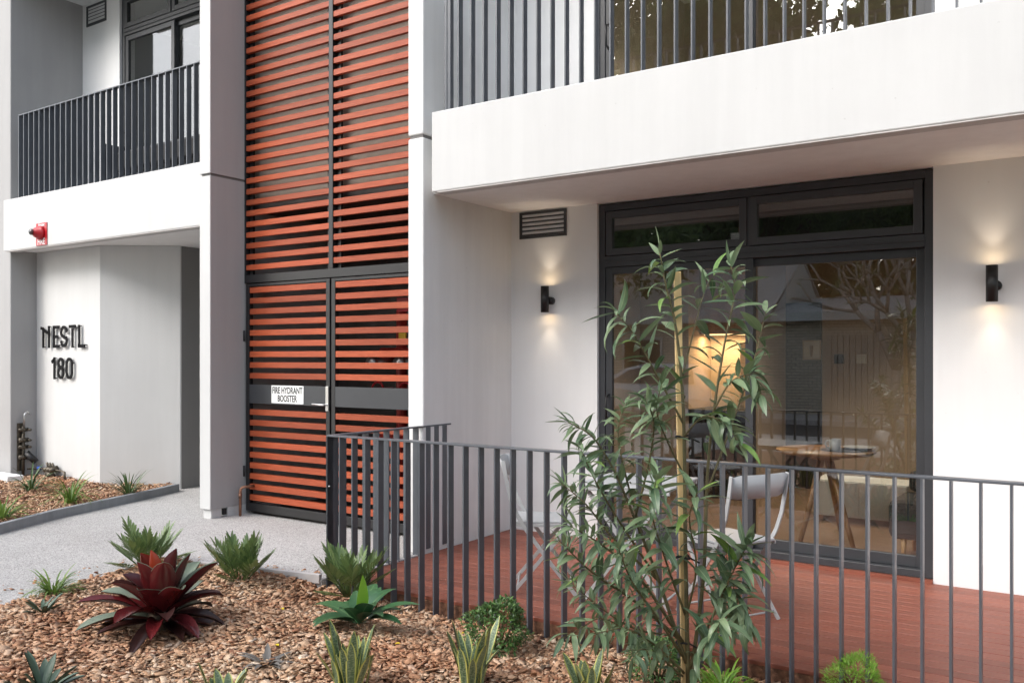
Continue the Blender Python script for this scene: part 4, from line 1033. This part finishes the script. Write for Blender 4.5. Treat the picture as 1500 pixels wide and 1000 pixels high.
# --- staked sapling in front of the fence; stems traced as pixels at the depth of its base
T0 = Vector((-1.50, 3.58, mz(-1.50, 3.58)))
D0 = -_s * T0.x + _c * T0.y
sap = thing('sapling', 'tall staked sapling with long drooping green leaves in front of the fence', 'tree', T0)
stk = thing('garden_stake', 'yellow timber stake tied to the tall sapling', 'stake', atD(1003, 1010, D0 + 0.04))
sp_top = atD(992, 398, D0 + 0.04); sp_bot = atD(1004, 1040, D0 + 0.04)
MB().bar([sp_bot, (sp_bot + sp_top) / 2, sp_top], (0.83, 0.556, 0), 0.030, 0.026).build('post', M['stake'], stk, 0.003)
for py in (640, 815, 940):
    c = atD(1000, py, D0 + 0.02)
    MB().tube([c + Vector((0.03 * math.cos(a), 0.03 * math.sin(a), 0.006 * math.sin(2 * a + py))) for a in [i * math.pi / 6 for i in range(12)]], 0.005, 6, closed=True).build('tie', M['rubber'], stk)
    MB().tube([c + Vector((0.03, 0, 0)), c + Vector((0.075, 0.01, -0.02))], 0.004, 6).build('tie', M['rubber'], stk)
stems = [  # (pixel path, depth shift at tip, base radius, leaf count, leaf start)
    ([(1008, 1000), (1004, 800), (1001, 600), (990, 480), (976, 420), (966, 368)], 0.00, .011, 26, .42),
    ([(1010, 1000), (1030, 850), (1036, 700), (1046, 600), (1062, 500), (1076, 430), (1070, 385)], 0.10, .010, 34, .40),
    ([(1036, 720), (1076, 610), (1104, 530), (1122, 455)], 0.05, .006, 24, .20),
    ([(1046, 600), (1070, 560), (1100, 550), (1118, 585)], -.10, .005, 16, .20),
    ([(1001, 620), (968, 560), (930, 492), (898, 452)], -.12, .006, 24, .22),
    ([(998, 560), (1020, 470), (1035, 420), (1050, 400)], 0.15, .004, 10, .3),
    ([(1004, 700), (975, 640), (962, 600), (970, 560)], -.18, .005, 16, .25),
    ([(1001, 640), (1030, 610), (1060, 620), (1084, 650)], -.22, .005, 16, .2),
    ([(1005, 970), (965, 850), (930, 760), (900, 690), (868, 640), (832, 618)], -.05, .009, 44, .28),
    ([(940, 780), (915, 690), (905, 630), (918, 590)], .12, .006, 28, .15),
    ([(930, 760), (950, 680), (958, 620), (945, 585)], -.20, .006, 30, .15),
    ([(965, 850), (900, 790), (858, 738), (822, 708)], .10, .007, 38, .18),
    ([(965, 850), (905, 760), (870, 700), (850, 655)], -.25, .006, 34, .18),
    ([(1000, 940), (930, 880), (870, 840), (818, 790)], -.15, .008, 42, .18),
    ([(1000, 940), (940, 850), (885, 800), (835, 770)], -.32, .008, 38, .18),
    ([(985, 930), (930, 920), (880, 890), (832, 850)], .05, .006, 32, .15),
    ([(1000, 960), (960, 900), (925, 850), (905, 800)], -.40, .007, 36, .15),
    ([(1004, 900), (975, 820), (955, 750), (962, 700)], -.30, .006, 32, .15),
    ([(1006, 900), (1020, 830), (1010, 760), (1022, 720)], -.25, .006, 18, .25),
    ([(1008, 980), (1045, 900), (1072, 840), (1096, 796)], -.15, .008, 38, .22),
    ([(1045, 900), (1060, 860), (1085, 880), (1095, 915)], -.10, .005, 20, .2),
    ([(1008, 960), (1050, 920), (1075, 870), (1060, 800)], .12, .006, 26, .2),
    ([(1002, 985), (960, 945), (915, 920), (868, 930)], -.25, .006, 26, .2),
    ([(915, 920), (880, 905), (850, 920), (824, 934)], -.30, .004, 14, .1),
    ([(1000, 990), (965, 960), (940, 950), (925, 965)], -.30, .005, 18, .1),
    ([(1010, 990), (1030, 950), (1048, 930), (1055, 905)], -.35, .005, 18, .1),
]
LV = [leaf_geo(1.0, wd, 6, 'lance', fo, be) for wd, fo, be in ((.24, .30, .7), (.20, .40, 1.2), (.28, .22, .4), (.22, .35, 1.7), (.18, .45, .1), (.26, .25, 1.0))]
LVme = {}
for nm in ('leaf_tree', 'leaf_young'):
    for i, g in enumerate(LV):
        mb = MB(); mb.v, mb.f, mb.uv, mb.m = g[0], g[1], g[2], g[3]; mb.sm = [True] * len(g[1]); LVme[nm, i] = mb.mesh('leaf', M[nm])
leaves = []
right = Vector((_c, _s, 0)); fwd = Vector((-_s, _c, 0))
for path, dz, r0, nl, ls in stems:
    n = len(path)
    P = [atD(p[0], p[1], D0 + (0 if path[0][1] > 950 and i == 0 else dz * (i / (n - 1)))) for i, p in enumerate(path)]
    # Catmull style smoothing
    Q = []
    for i in range(n - 1):
        p0, p1, p2, p3 = P[max(0, i - 1)], P[i], P[i + 1], P[min(n - 1, i + 2)]
        for k in range(5):
            t = k / 5
            Q.append(0.5 * ((2 * p1) + (p2 - p0) * t + (2 * p0 - 5 * p1 + 4 * p2 - p3) * t * t + (3 * p1 - p0 - 3 * p2 + p3) * t ** 3))
    Q.append(P[-1])
    m = len(Q)
    MB().tube(Q, [r0 * (1 - 0.75 * i / (m - 1)) for i in range(m)], 6).build('stem', M['stem'], sap)
    az0 = random.uniform(0, 6.28)
    nl = int(nl * (1.5 if path[-1][1] > 560 else 1.35))
    for k in range(nl):
        v = ls + (1 - ls) * ((k + random.random() * 0.6) / nl) ** 0.85
        v = min(v, 1.0)
        f = v * (m - 1); i = min(int(f), m - 2); p = Q[i].lerp(Q[i + 1], f - i)
        ax = (Q[i + 1] - Q[i]).normalized()
        az = az0 + k * 2.4 + random.uniform(-.4, .4)
        side = ax.orthogonal().normalized(); side2 = ax.cross(side)
        out = side * math.cos(az) + side2 * math.sin(az)
        d = (out * random.uniform(.7, 1.1) + ax * random.uniform(.25, .9) + Vector((0, 0, random.uniform(-.45, .2)))).normalized()
        if v > 0.95: d = (ax + out * 0.5).normalized()
        ln = random.uniform(0.090, 0.195) * (0.72 if path[-1][0] < 960 and path[-1][1] > 560 else 0.95) * (0.8 if v > .93 else 1.0)
        young = (v > 0.9 and random.random() < 0.35) or random.random() < 0.10
        leaves.append((p, d, (UP * 1.0 + out * 0.25 + Vector((random.uniform(-.4, .4), random.uniform(-.4, .4), 0))), ln, young))
leaves.sort(key=lambda l: -l[3] / (l[0].dot(fwd)))
small = []
for j, (p, d, up, ln, young) in enumerate(leaves):
    i = random.randrange(len(LV))
    if j < 290: leaf_obj(LVme['leaf_young' if young else 'leaf_tree', i], 'leaf', sap, p, d, up, ln)
    else: small.append((LV[i], p, d, up, ln))
if small: bake('foliage', small, M['leaf_tree'], sap)

# --- giant red bromeliad
bp = onZ(236, 925, 0.0); bp.z = mz(bp.x, bp.y)
br = thing('bromeliad', 'large maroon bromeliad with grey green outer leaves in the bark mulch', 'plant', bp)
MB().tube([bp + Vector((0, 0, -0.03)), bp + Vector((0, 0, 0.06)), bp + Vector((0, 0, 0.12))], [0.07, 0.075, 0.05], 12).build('stem', M['bark'], br)
toc = math.atan2(-bp.y, -bp.x)            # azimuth towards the camera
tiers = [  # count, elevation, length, width, bend, height, materials (top, underside), az shift
    (9, -.05, .36, .070, 0.35, .05, ('brom_dark', 'brom_dark'), 0.2),
    (8, 0.25, .39, .082, 0.75, .06, ('brom_top', 'brom_dark'), 0.55),
    (8, 0.55, .36, .095, 0.60, .08, ('brom_top', 'brom_red'), 0.1),
    (7, 0.85, .33, .110, 0.30, .09, ('brom_top', 'brom_red'), 0.5),
    (5, 1.10, .31, .135, 0.00, .10, ('brom_top', 'brom_red'), 0.25),
    (4, 1.30, .29, .125, -.15, .11, ('brom_core', 'brom_core'), 0.8)]
for cnt, el, L, wd, bend, hh, ms, sh in tiers:
    for k in range(cnt):
        az = toc + sh + 2 * math.pi * k / cnt + random.uniform(-.22, .22)
        e2 = el + random.uniform(-.13, .13)
        d = rdir(az, e2); up = rdir(az + math.pi, math.pi / 2 - e2)
        L2 = L * random.uniform(.78, 1.15)
        m0 = ms if random.random() < .55 else (random.choice(('brom_red', 'brom_dark')), 'brom_red' if el > .4 else 'brom_dark')
        me = leaf_mesh('leaf', [M[m0[0]], M[m0[1]]], L2, wd * random.uniform(1.0, 1.3), 12, 'brom', 0.45 + 0.25 * (el > .8), bend + random.uniform(-.1, .25), 0.004, wave=random.uniform(.03, .15), nc=7)
        o = leaf_obj(me, 'leaf', br, bp + Vector((0, 0, hh)) + rdir(az, 0) * 0.035, d, up)

def rosette(name, pos, n, L, wd, el, bend, kind, mat, label, cat='plant', group=None, fold=0.5, seg=7, hh=0.0, spread=0.03, elj=0.25, thick=0.0, lj=0.25, first=None):
    t = thing(name, label, cat, pos, 0, group)
    for k in range(n):
        az = k * 2.399 + random.uniform(-.3, .3); e = el * (0.35 + 0.65 * k / max(1, n - 1)) if elj is None else min(1.52, el + random.uniform(-elj, elj))
        d = rdir(az, e); up = rdir(az + math.pi, math.pi / 2 - e)
        me = leaf_mesh('leaf', M[mat] if not thick else [M[mat], M[mat]], L * random.uniform(1 - lj, 1 + lj), wd * random.uniform(.85, 1.15), seg, kind, fold, bend * random.uniform(.6, 1.3), thick)
        leaf_obj(me, 'leaf', t, Vector(pos) + Vector((0, 0, hh)) + rdir(az, 0) * random.uniform(0, spread), d, up)
    return t
def g(px, py, z=0.0):
    p = onZ(px, py, z); p.z = mz(p.x, p.y); return p
def gl_(px, py, z=0.06):
    p = onZ(px, py, z); p.z = left_h(p.x, p.y); return p

def zamia(pos, nf, h, label, mat='leaf_zamia', spread=0.5):
    t = thing('zamia', label, 'plant', pos, 0, 'zamias along the edge of the mulch')
    lv = leaf_geo(1, .165, 4, 'oval', .2, .15)
    for k in range(nf):
        az = k * 2.399 + random.uniform(-.3, .3); el = random.uniform(.75, 1.35) if k > 2 else random.uniform(.35, .7)
        L = h * random.uniform(.75, 1.15); d = rdir(az, el); up = rdir(az + math.pi, math.pi / 2 - el)
        side = d.cross(up)
        root = Vector(pos) + rdir(az, 0) * 0.03
        items = []
        rach = [root + d * (L * q) + up * (-0.06 * L * q * q) for q in (0, .35, .7, 1)]
        mb = MB().tube(rach, [.005, .004, .003, .002], 5)
        fr = mb.build('frond', M['leaf_zamia'], t)
        for q in [i / 8 for i in range(1, 9)]:
            p = root + d * (L * (0.30 + 0.70 * q)) + up * (-0.06 * L * q * q)
            for s in (-1, 1):
                ld_ = (side * s * (1.0 - 0.6 * q) + d * (0.7 + 0.7 * q) + up * .18).normalized()
                items.append((lv, p, ld_, up + side * (-s) * .3, L * random.uniform(.34, .42) * (1 - 0.15 * q)))
        bake('leaflets', items, M[mat], fr, kind=None).name = 'leaflet_fan'
    return t
zamia(onZ(214, 832, .0), 22, .27, 'green zamia at the tip of the bed behind the maroon bromeliad')
zamia(onZ(352, 852, .0), 26, .25, 'bushy dark green zamia beside the paving, clear of other plants')
zamia(onZ(512, 872, -.02), 24, .27, 'olive green zamia at the foot of the fence corner')

# broad leafed plant with one lime leaf
bq = g(527, 922)
bl = rosette('broad_leaf_plant', bq, 16, .27, .105, .75, .9, 'broad', 'leaf_broad', 'glossy broad leafed plant with one lime green upright leaf', fold=.25, seg=8, hh=.03, elj=.40)
me = leaf_mesh('leaf', M['leaf_lime'], .24, .07, 8, 'broad', .4, .1)
lo_ = leaf_obj(me, 'leaf', bl, bq + Vector((0, 0, .06)), rdir(toc + .3, 1.40), rdir(toc + .3, .1)); lo_['label'] = 'bright lime green young leaf'

SN = 'snake plants in the bark mulch'
for (px, py, n, L, lab) in ((513, 1018, 20, .235, 'yellow edged snake plant in front of the glossy broad leafed plant'),
                            (690, 1008, 14, .255, 'slender yellow edged snake plant in front of the round bush'),
                            (862, 1026, 12, .17, 'yellow edged snake plant at the foot of the staked sapling'),
                            (330, 1045, 10, .17, 'low yellow edged snake plant just in front of the small grey rosette')):
    rosette('snake_plant', g(px, py), n, L, .052, 1.26, .12, 'sword', 'leaf_snake', lab, group=SN, fold=.22, seg=8, spread=.07, elj=.25, thick=.004, lj=.3)
rosette('agave', g(62, 1018), 14, .16, .040, .75, .15, 'sword', 'leaf_agave', 'small dark blue green agave at the near edge of the mulch', fold=.5, elj=.45, thick=.004)
rosette('succulent', g(62, 906), 12, .13, .028, .75, .2, 'sword', 'leaf_agave', 'small spiky succulent beside the bright grass tuft', fold=.5, elj=.45, thick=.003)
rosette('grey_rosette', g(392, 982), 14, .12, .035, .45, .5, 'lance', 'leaf_grey', 'small faded grey rosette in the open bark mulch', fold=.4, elj=.4)

def tuft(pos, n, L, wd, mat, label, group, el=1.0, bend=1.5, name='grass_tuft', spread=.05, elj=.45):
    t = thing(name, label, 'plant', pos, 0, group)
    gs_ = [leaf_geo(1, wd / L, 7, 'strap', .35, bend * b) for b in (.6, .85, 1.1, 1.4)]
    items = []
    for k in range(n):
        az = random.uniform(0, 6.28); e = min(1.5, el + random.uniform(-elj, elj))
        items.append((random.choice(gs_), Vector(pos) + rdir(az, 0) * random.uniform(0, spread), rdir(az, e), rdir(az + math.pi, math.pi / 2 - e), L * random.uniform(.6, 1.15)))
    bake('blades', items, M[mat], t)
    return t
tuft(g(78, 876), 90, .19, .010, 'leaf_strap', 'bright green grassy tuft on the edge of the paving', 'grassy tufts')
tuft(gl_(45, 720), 34, .34, .018, 'leaf_strap_dark', 'dark strappy plant beside the white plinth in the far bed', 'strappy plants in the far bed', bend=1.3)
tuft(gl_(103, 737), 60, .36, .015, 'leaf_strap', 'light green strappy plant below the water valves', 'strappy plants in the far bed', el=1.1)
tuft(gl_(188, 724), 50, .30, .014, 'leaf_strap_dark', 'dark strappy plant at the foot of the angled white wall', 'strappy plants in the far bed', el=.95, bend=.6)
tuft(gl_(4, 760), 70, .30, .014, 'leaf_strap', 'light green strappy plant close to the garden kerb', 'strappy plants in the far bed', el=1.1)
tuft(g(1058, 985), 130, .15, .010, 'leaf_lime', 'lime green grassy clump at the foot of the staked sapling', 'grassy tufts', bend=1.8, spread=.09)

def bush(pos, r, n, ls, mat, label, flat=.85, name='shrub', group=None, kind='oval', wd=.5):
    t = thing(name, label, 'shrub', pos, 0, group)
    c = Vector(pos) + Vector((0, 0, r * flat * .75))
    for k in range(9):
        az = k * 2.4; e = random.uniform(.5, 1.4); tip = c + rdir(az, e - .5) * r * .75
        MB().tube([Vector(pos) + Vector((0, 0, -.02)), Vector(pos).lerp(tip, .55) + Vector((0, 0, .02)), tip], [.006, .004, .002], 5).build('twig', M['stem'], t)
    gs_ = [leaf_geo(1, wd, 3, kind, .3, b) for b in (.2, .5, .9)]
    items = []
    for k in range(n):
        d = Vector((random.gauss(0, 1), random.gauss(0, 1), random.gauss(0, 1))).normalized()
        if d.z < -.55: d.z *= -1
        lump = 1 + .13 * math.sin(5 * d.x + 3 * d.y) + .10 * math.sin(7 * d.z + 4 * d.y + 1)
        rr = r * lump * random.uniform(.55, 1.0) ** .6
        p = c + Vector((d.x * rr, d.y * rr, d.z * rr * flat))
        od = (d + Vector((random.gauss(0, .5), random.gauss(0, .5), random.gauss(.15, .5)))).normalized()
        items.append((random.choice(gs_), p, od, UP + d * .6, ls * random.uniform(.6, 1.3)))
    bake('foliage', items, M[mat], t)
    return t
bush(g(730, 932), .175, 2600, .020, 'leaf_bush', 'round small leaved green bush against the fence')
bush(g(965, 975), .13, 900, .026, 'leaf_bush', 'low green bush behind the staked sapling', wd=.35)
bush(onZ(1255, 1030, -.08), .125, 3000, .022, 'leaf_lime', 'fluffy lime green bush at the foot of the fence', kind='lance', wd=.16, flat=.95)

# ------------------------------------------------------------------ the other side of the street (seen in the glass)
HO = thing('brick_house', 'cream brick house with pale iron roof across the street', 'house', (-8, -15, -0.4))
wl = MB().box(-16, 1.5, -19, -13.0, -0.42, 2.75).build('wall', M['brick'], HO)
def roof(x0, x1, ridge, name='roof'):
    r_ = MB(); e = 2.72
    r_.add([(x0, -12.5, e), (x1, -12.5, e), (x1, -16.0, ridge), (x0, -16.0, ridge), (x0, -19.6, e), (x1, -19.6, e),
            (x0, -12.5, e - .06), (x1, -12.5, e - .06), (x1, -16.0, ridge - .06), (x0, -16.0, ridge - .06), (x0, -19.6, e - .06), (x1, -19.6, e - .06)],
           [(0, 1, 2, 3), (3, 2, 5, 4), (7, 6, 9, 8), (8, 9, 10, 11), (0, 6, 7, 1), (4, 5, 11, 10), (1, 7, 8, 2), (2, 8, 11, 5), (0, 3, 9, 6), (3, 4, 10, 9)])
    o = r_.build(name, M['iron'], HO)
    MB().box(x0, x1, -12.49, -12.44, 2.50, 2.74).build('gutter', M['white_lam'], o)
    MB().add([(x1 - .02, -12.9, 2.7), (x1 - .02, -16, ridge - .1), (x1 - .02, -19, 2.7), (x1 - .06, -12.9, 2.7), (x1 - .06, -16, ridge - .1), (x1 - .06, -19, 2.7)], [(0, 1, 2), (5, 4, 3), (0, 3, 4, 1), (1, 4, 5, 2), (2, 5, 3, 0)]).build('gable', M['white_lam'], o)
    return o
rfo = roof(-16.6, -7.9, 4.7)
roof(-7.86, 2.1, 3.35)
chx = -9.6
ch = MB().box(chx - .3, chx + .3, -15.6, -15.0, 3.9, 5.5).build('chimney', M['brick'], rfo)
MB().lathe([(0.13, 5.5), (0.15, 5.6), (0.11, 5.9), (0.14, 5.95), (0.10, 5.95)], 14, (chx, -15.3, 0)).build('chimney_pot', M['terracotta'], rfo)
an = MB().cyl((chx + .1, -15.3, 5.5), (chx + .1, -15.3, 7.0), .018, seg=6)
for k in range(6): an.cyl((chx - .9 + .35 * k, -15.3 - .45, 6.8 + .03 * k), (chx - .9 + .35 * k, -15.3 + .45, 6.8 + .03 * k), .012, seg=5)
an.cyl((chx - .9, -15.3, 6.8), (chx + .9, -15.3, 6.95), .014, seg=5).build('antenna', M['steel'], rfo)
gd = MB()
for k in range(14): gd.box(-6.4 + .16 * k, -6.26 + .16 * k, -12.99, -12.95, -0.35, 2.1)
gd.build('garage_door', M['cream'], HO)
for wx in (-12.8, -1.2):
    wn = MB().box(wx, wx + 1.4, -12.99, -12.94, 0.7, 2.1).build('window', M['white_lam'], HO)
    BX('pane', M['dark_glass'], wn, wx + .08, wx + 1.32, -12.938, -12.93, 0.78, 2.02)

def far_tree(pos, h, r, n, label, ls=.28, mat='leaf_far', low=.35, group='trees across the street'):
    t = thing('street_tree', label, 'tree', pos, 0, group)
    pos = Vector(pos); top = pos + Vector((0, 0, h * .75))
    MB().tube([pos + Vector((0, 0, -.2)), pos + Vector((.1, 0, h * .25)), pos + Vector((-.1, .1, h * .5)), top], [h * .03, h * .024, h * .016, h * .006], 9).build('trunk', M['bark'], t)
    cl = []
    for k in range(15):
        az = k * 2.4; q = random.uniform(low, 1.0)
        rr = r * (1 - ((q - .6) / .62) ** 2) ** .5 if abs(q - .6) < .62 else .2
        c = pos + Vector((math.cos(az) * rr * random.uniform(.35, .8), math.sin(az) * rr * random.uniform(.35, .8), h * q))
        cl.append((c, r * random.uniform(.28, .46)))
        MB().tube([pos + Vector((0, 0, h * min(.6, q * .6))), (pos + Vector((0, 0, h * q * .8))).lerp(c, .5), c], [h * .011, h * .007, h * .002], 6).build('limb', M['bark'], t)
    N = n; idx = rng.integers(0, len(cl), N)
    C = np.array([list(c) for c, _ in cl])[idx]; Rd = np.array([q for _, q in cl])[idx]
    d = rng.normal(0, 1, (N, 3)); d /= np.linalg.norm(d, axis=1)[:, None]
    Pn = C + d * (Rd * rng.uniform(.4, 1.0, N) ** .5)[:, None]
    a = rng.normal(0, 1, (N, 3)); a /= np.linalg.norm(a, axis=1)[:, None]; b = np.cross(a, rng.normal(0, 1, (N, 3))); b /= np.linalg.norm(b, axis=1)[:, None]
    s1 = (ls * rng.uniform(.5, 1.2, N))[:, None]; s2 = s1 * .45
    V = np.stack([Pn - a * s1, Pn - b * s2, Pn + a * s1, Pn + b * s2], 1).reshape(-1, 3) - np.array(list(pos))
    Fq = np.arange(4 * N).reshape(N, 4)
    o = bpy.data.objects.new('crown', np_mesh('crown', V, Fq, M[mat], np.repeat(rng.uniform(0, 1, N), 4), np.tile(np.array([[.2, 0], [.2, .5], [.2, 1], [.8, .5]]), (N, 1))))
    COL.objects.link(o); o.parent = t
far_tree((-18.5, -23, -.42), 18, 6.2, 18000, 'tall dark evergreen behind the chimney end of the brick house')
far_tree((-13.5, -24, -.42), 12, 5.0, 7000, 'broad dark evergreen behind the middle of the brick house')
far_tree((-6.0, -23, -.42), 11, 4.6, 7000, 'mid height evergreen behind the garage of the brick house')
far_tree((1.0, -25, -.42), 14, 5.0, 7000, 'tallest evergreen behind the right end of the brick house')
far_tree((-14.0, -10.4, -.06), 11.0, 4.2, 14000, 'leafy street tree on the far verge beside the parked car', ls=.15, low=.40)
far_tree((5.5, -11, -.06), 9.0, 3.4, 6000, 'leafy street tree on the far verge right of the garage', ls=.18, low=.42)
far_tree((-3.0, -33, -.42), 19, 6.5, 7000, 'very tall tree standing far behind the brick house', ls=.4)
far_tree((-15.0, -34, -.42), 20, 6.5, 7000, 'very tall spreading tree far behind the chimney', ls=.4)
far_tree((-10.5, -21, -.42), 17, 6.2, 20000, 'dense tall tree rising behind the ridge of the brick house', ls=.24, low=.30)
far_tree((-2.5, -21, -.42), 16, 6.0, 20000, 'dense rounded tree rising behind the garage roof', ls=.24, low=.30)
# bare frangipani by the garage
fp = thing('frangipani', 'bare branched frangipani tree in front of the garage', 'tree', (-4.2, -10.6, -.06))
fm = MB(); tips = []
def grow(p, d, L, r, n):
    q = p + d * L
    fm.tube([p, (p + q) / 2 + Vector((random.uniform(-.02, .02), random.uniform(-.02, .02), 0)), q], [r, r * .9, r * .8], 6)
    if n == 0: tips.append((q, d)); return
    k = 3 if random.random() < .55 else 2; a0 = random.uniform(0, 6.28)
    for i in range(k):
        o_ = d.orthogonal().normalized(); o2 = d.cross(o_); a = a0 + 2 * math.pi * i / k
        grow(q, (d + (o_ * math.cos(a) + o2 * math.sin(a)) * random.uniform(.5, .8) + UP * .12).normalized(), L * random.uniform(.72, .86), r * .72, n - 1)
grow(Vector((-4.2, -10.6, -.1)), Vector((.05, 0, 1)).normalized(), 1.25, .13, 5)
fm.build('branches', M['pale_bark'], fp)
lv_ = [leaf_geo(1, .3, 3, 'lance', .2, .5)]
its = []
for q, d in tips:
    for k in range(4):
        its.append((lv_[0], q, (d + Vector((random.gauss(0, .6), random.gauss(0, .6), random.gauss(0, .3)))).normalized(), UP, random.uniform(.12, .26)))
bake('crown', its, M['leaf_far'], fp)

# parked hatchback
def car(loc, rz):
    t = thing('parked_car', 'silver hatchback parked across the street', 'car', loc, rz)
    prof = [(-1.95, .30), (-2.0, .62), (-1.95, .92), (-1.72, 1.40), (-1.35, 1.50), (-.2, 1.52), (.35, 1.40), (1.05, .98), (1.85, .86), (2.02, .62), (2.0, .30)]
    def yw(z): return .84 if z < .98 else .84 - .22 * (z - .98) / .54
    vs = [(x_, -yw(z_), z_) for x_, z_ in prof] + [(x_, yw(z_), z_) for x_, z_ in prof]; n = len(prof)
    fs = [tuple(range(n)), tuple(range(2 * n - 1, n - 1, -1))] + [(i, i + n, (i + 1) % n + n, (i + 1) % n) for i in range(n)]
    MB().add(vs, fs).build('body', M['car_paint'], t, .05, local=True)
    def side(s):
        q = [(-1.55, 1.02), (-1.45, 1.38), (-.2, 1.44), (.25, 1.34), (.75, 1.02)]
        return MB().add([(x_, s * (yw(z_) + .006), z_) for x_, z_ in q] + [(x_, s * (yw(z_) - .01), z_) for x_, z_ in q], [(0, 1, 2, 3, 4), (9, 8, 7, 6, 5)] + [(i, (i + 1) % 5, (i + 1) % 5 + 5, i + 5) for i in range(5)])
    for s in (-1, 1): side(s).build('side_window', M['dark_glass'], t, local=True)
    MB().add([(-1.935, -.60, 1.0), (-1.935, .60, 1.0), (-1.76, .52, 1.36), (-1.76, -.52, 1.36)], [(0, 1, 2, 3)]).build('rear_window', M['dark_glass'], t, local=True)
    for s in (-1, 1):
        MB().box(-2.01, -1.93, .62 * s - .12, .62 * s + .12, .70, .90).build('tail_lamp', M['tail'], t, .01, local=True)
        for x_ in (-1.25, 1.25):
            w_ = MB().cyl((x_, s * .66, .31), (x_, s * .86, .31), .31, seg=20).build('wheel', M['rubber'], t, local=True)
            MB().cyl((x_, s * .84, .31), (x_, s * .868, .31), .19, seg=16).build('rim', M['steel'], w_, local=True)
car((-9.6, -8.1, -0.20), R(180))
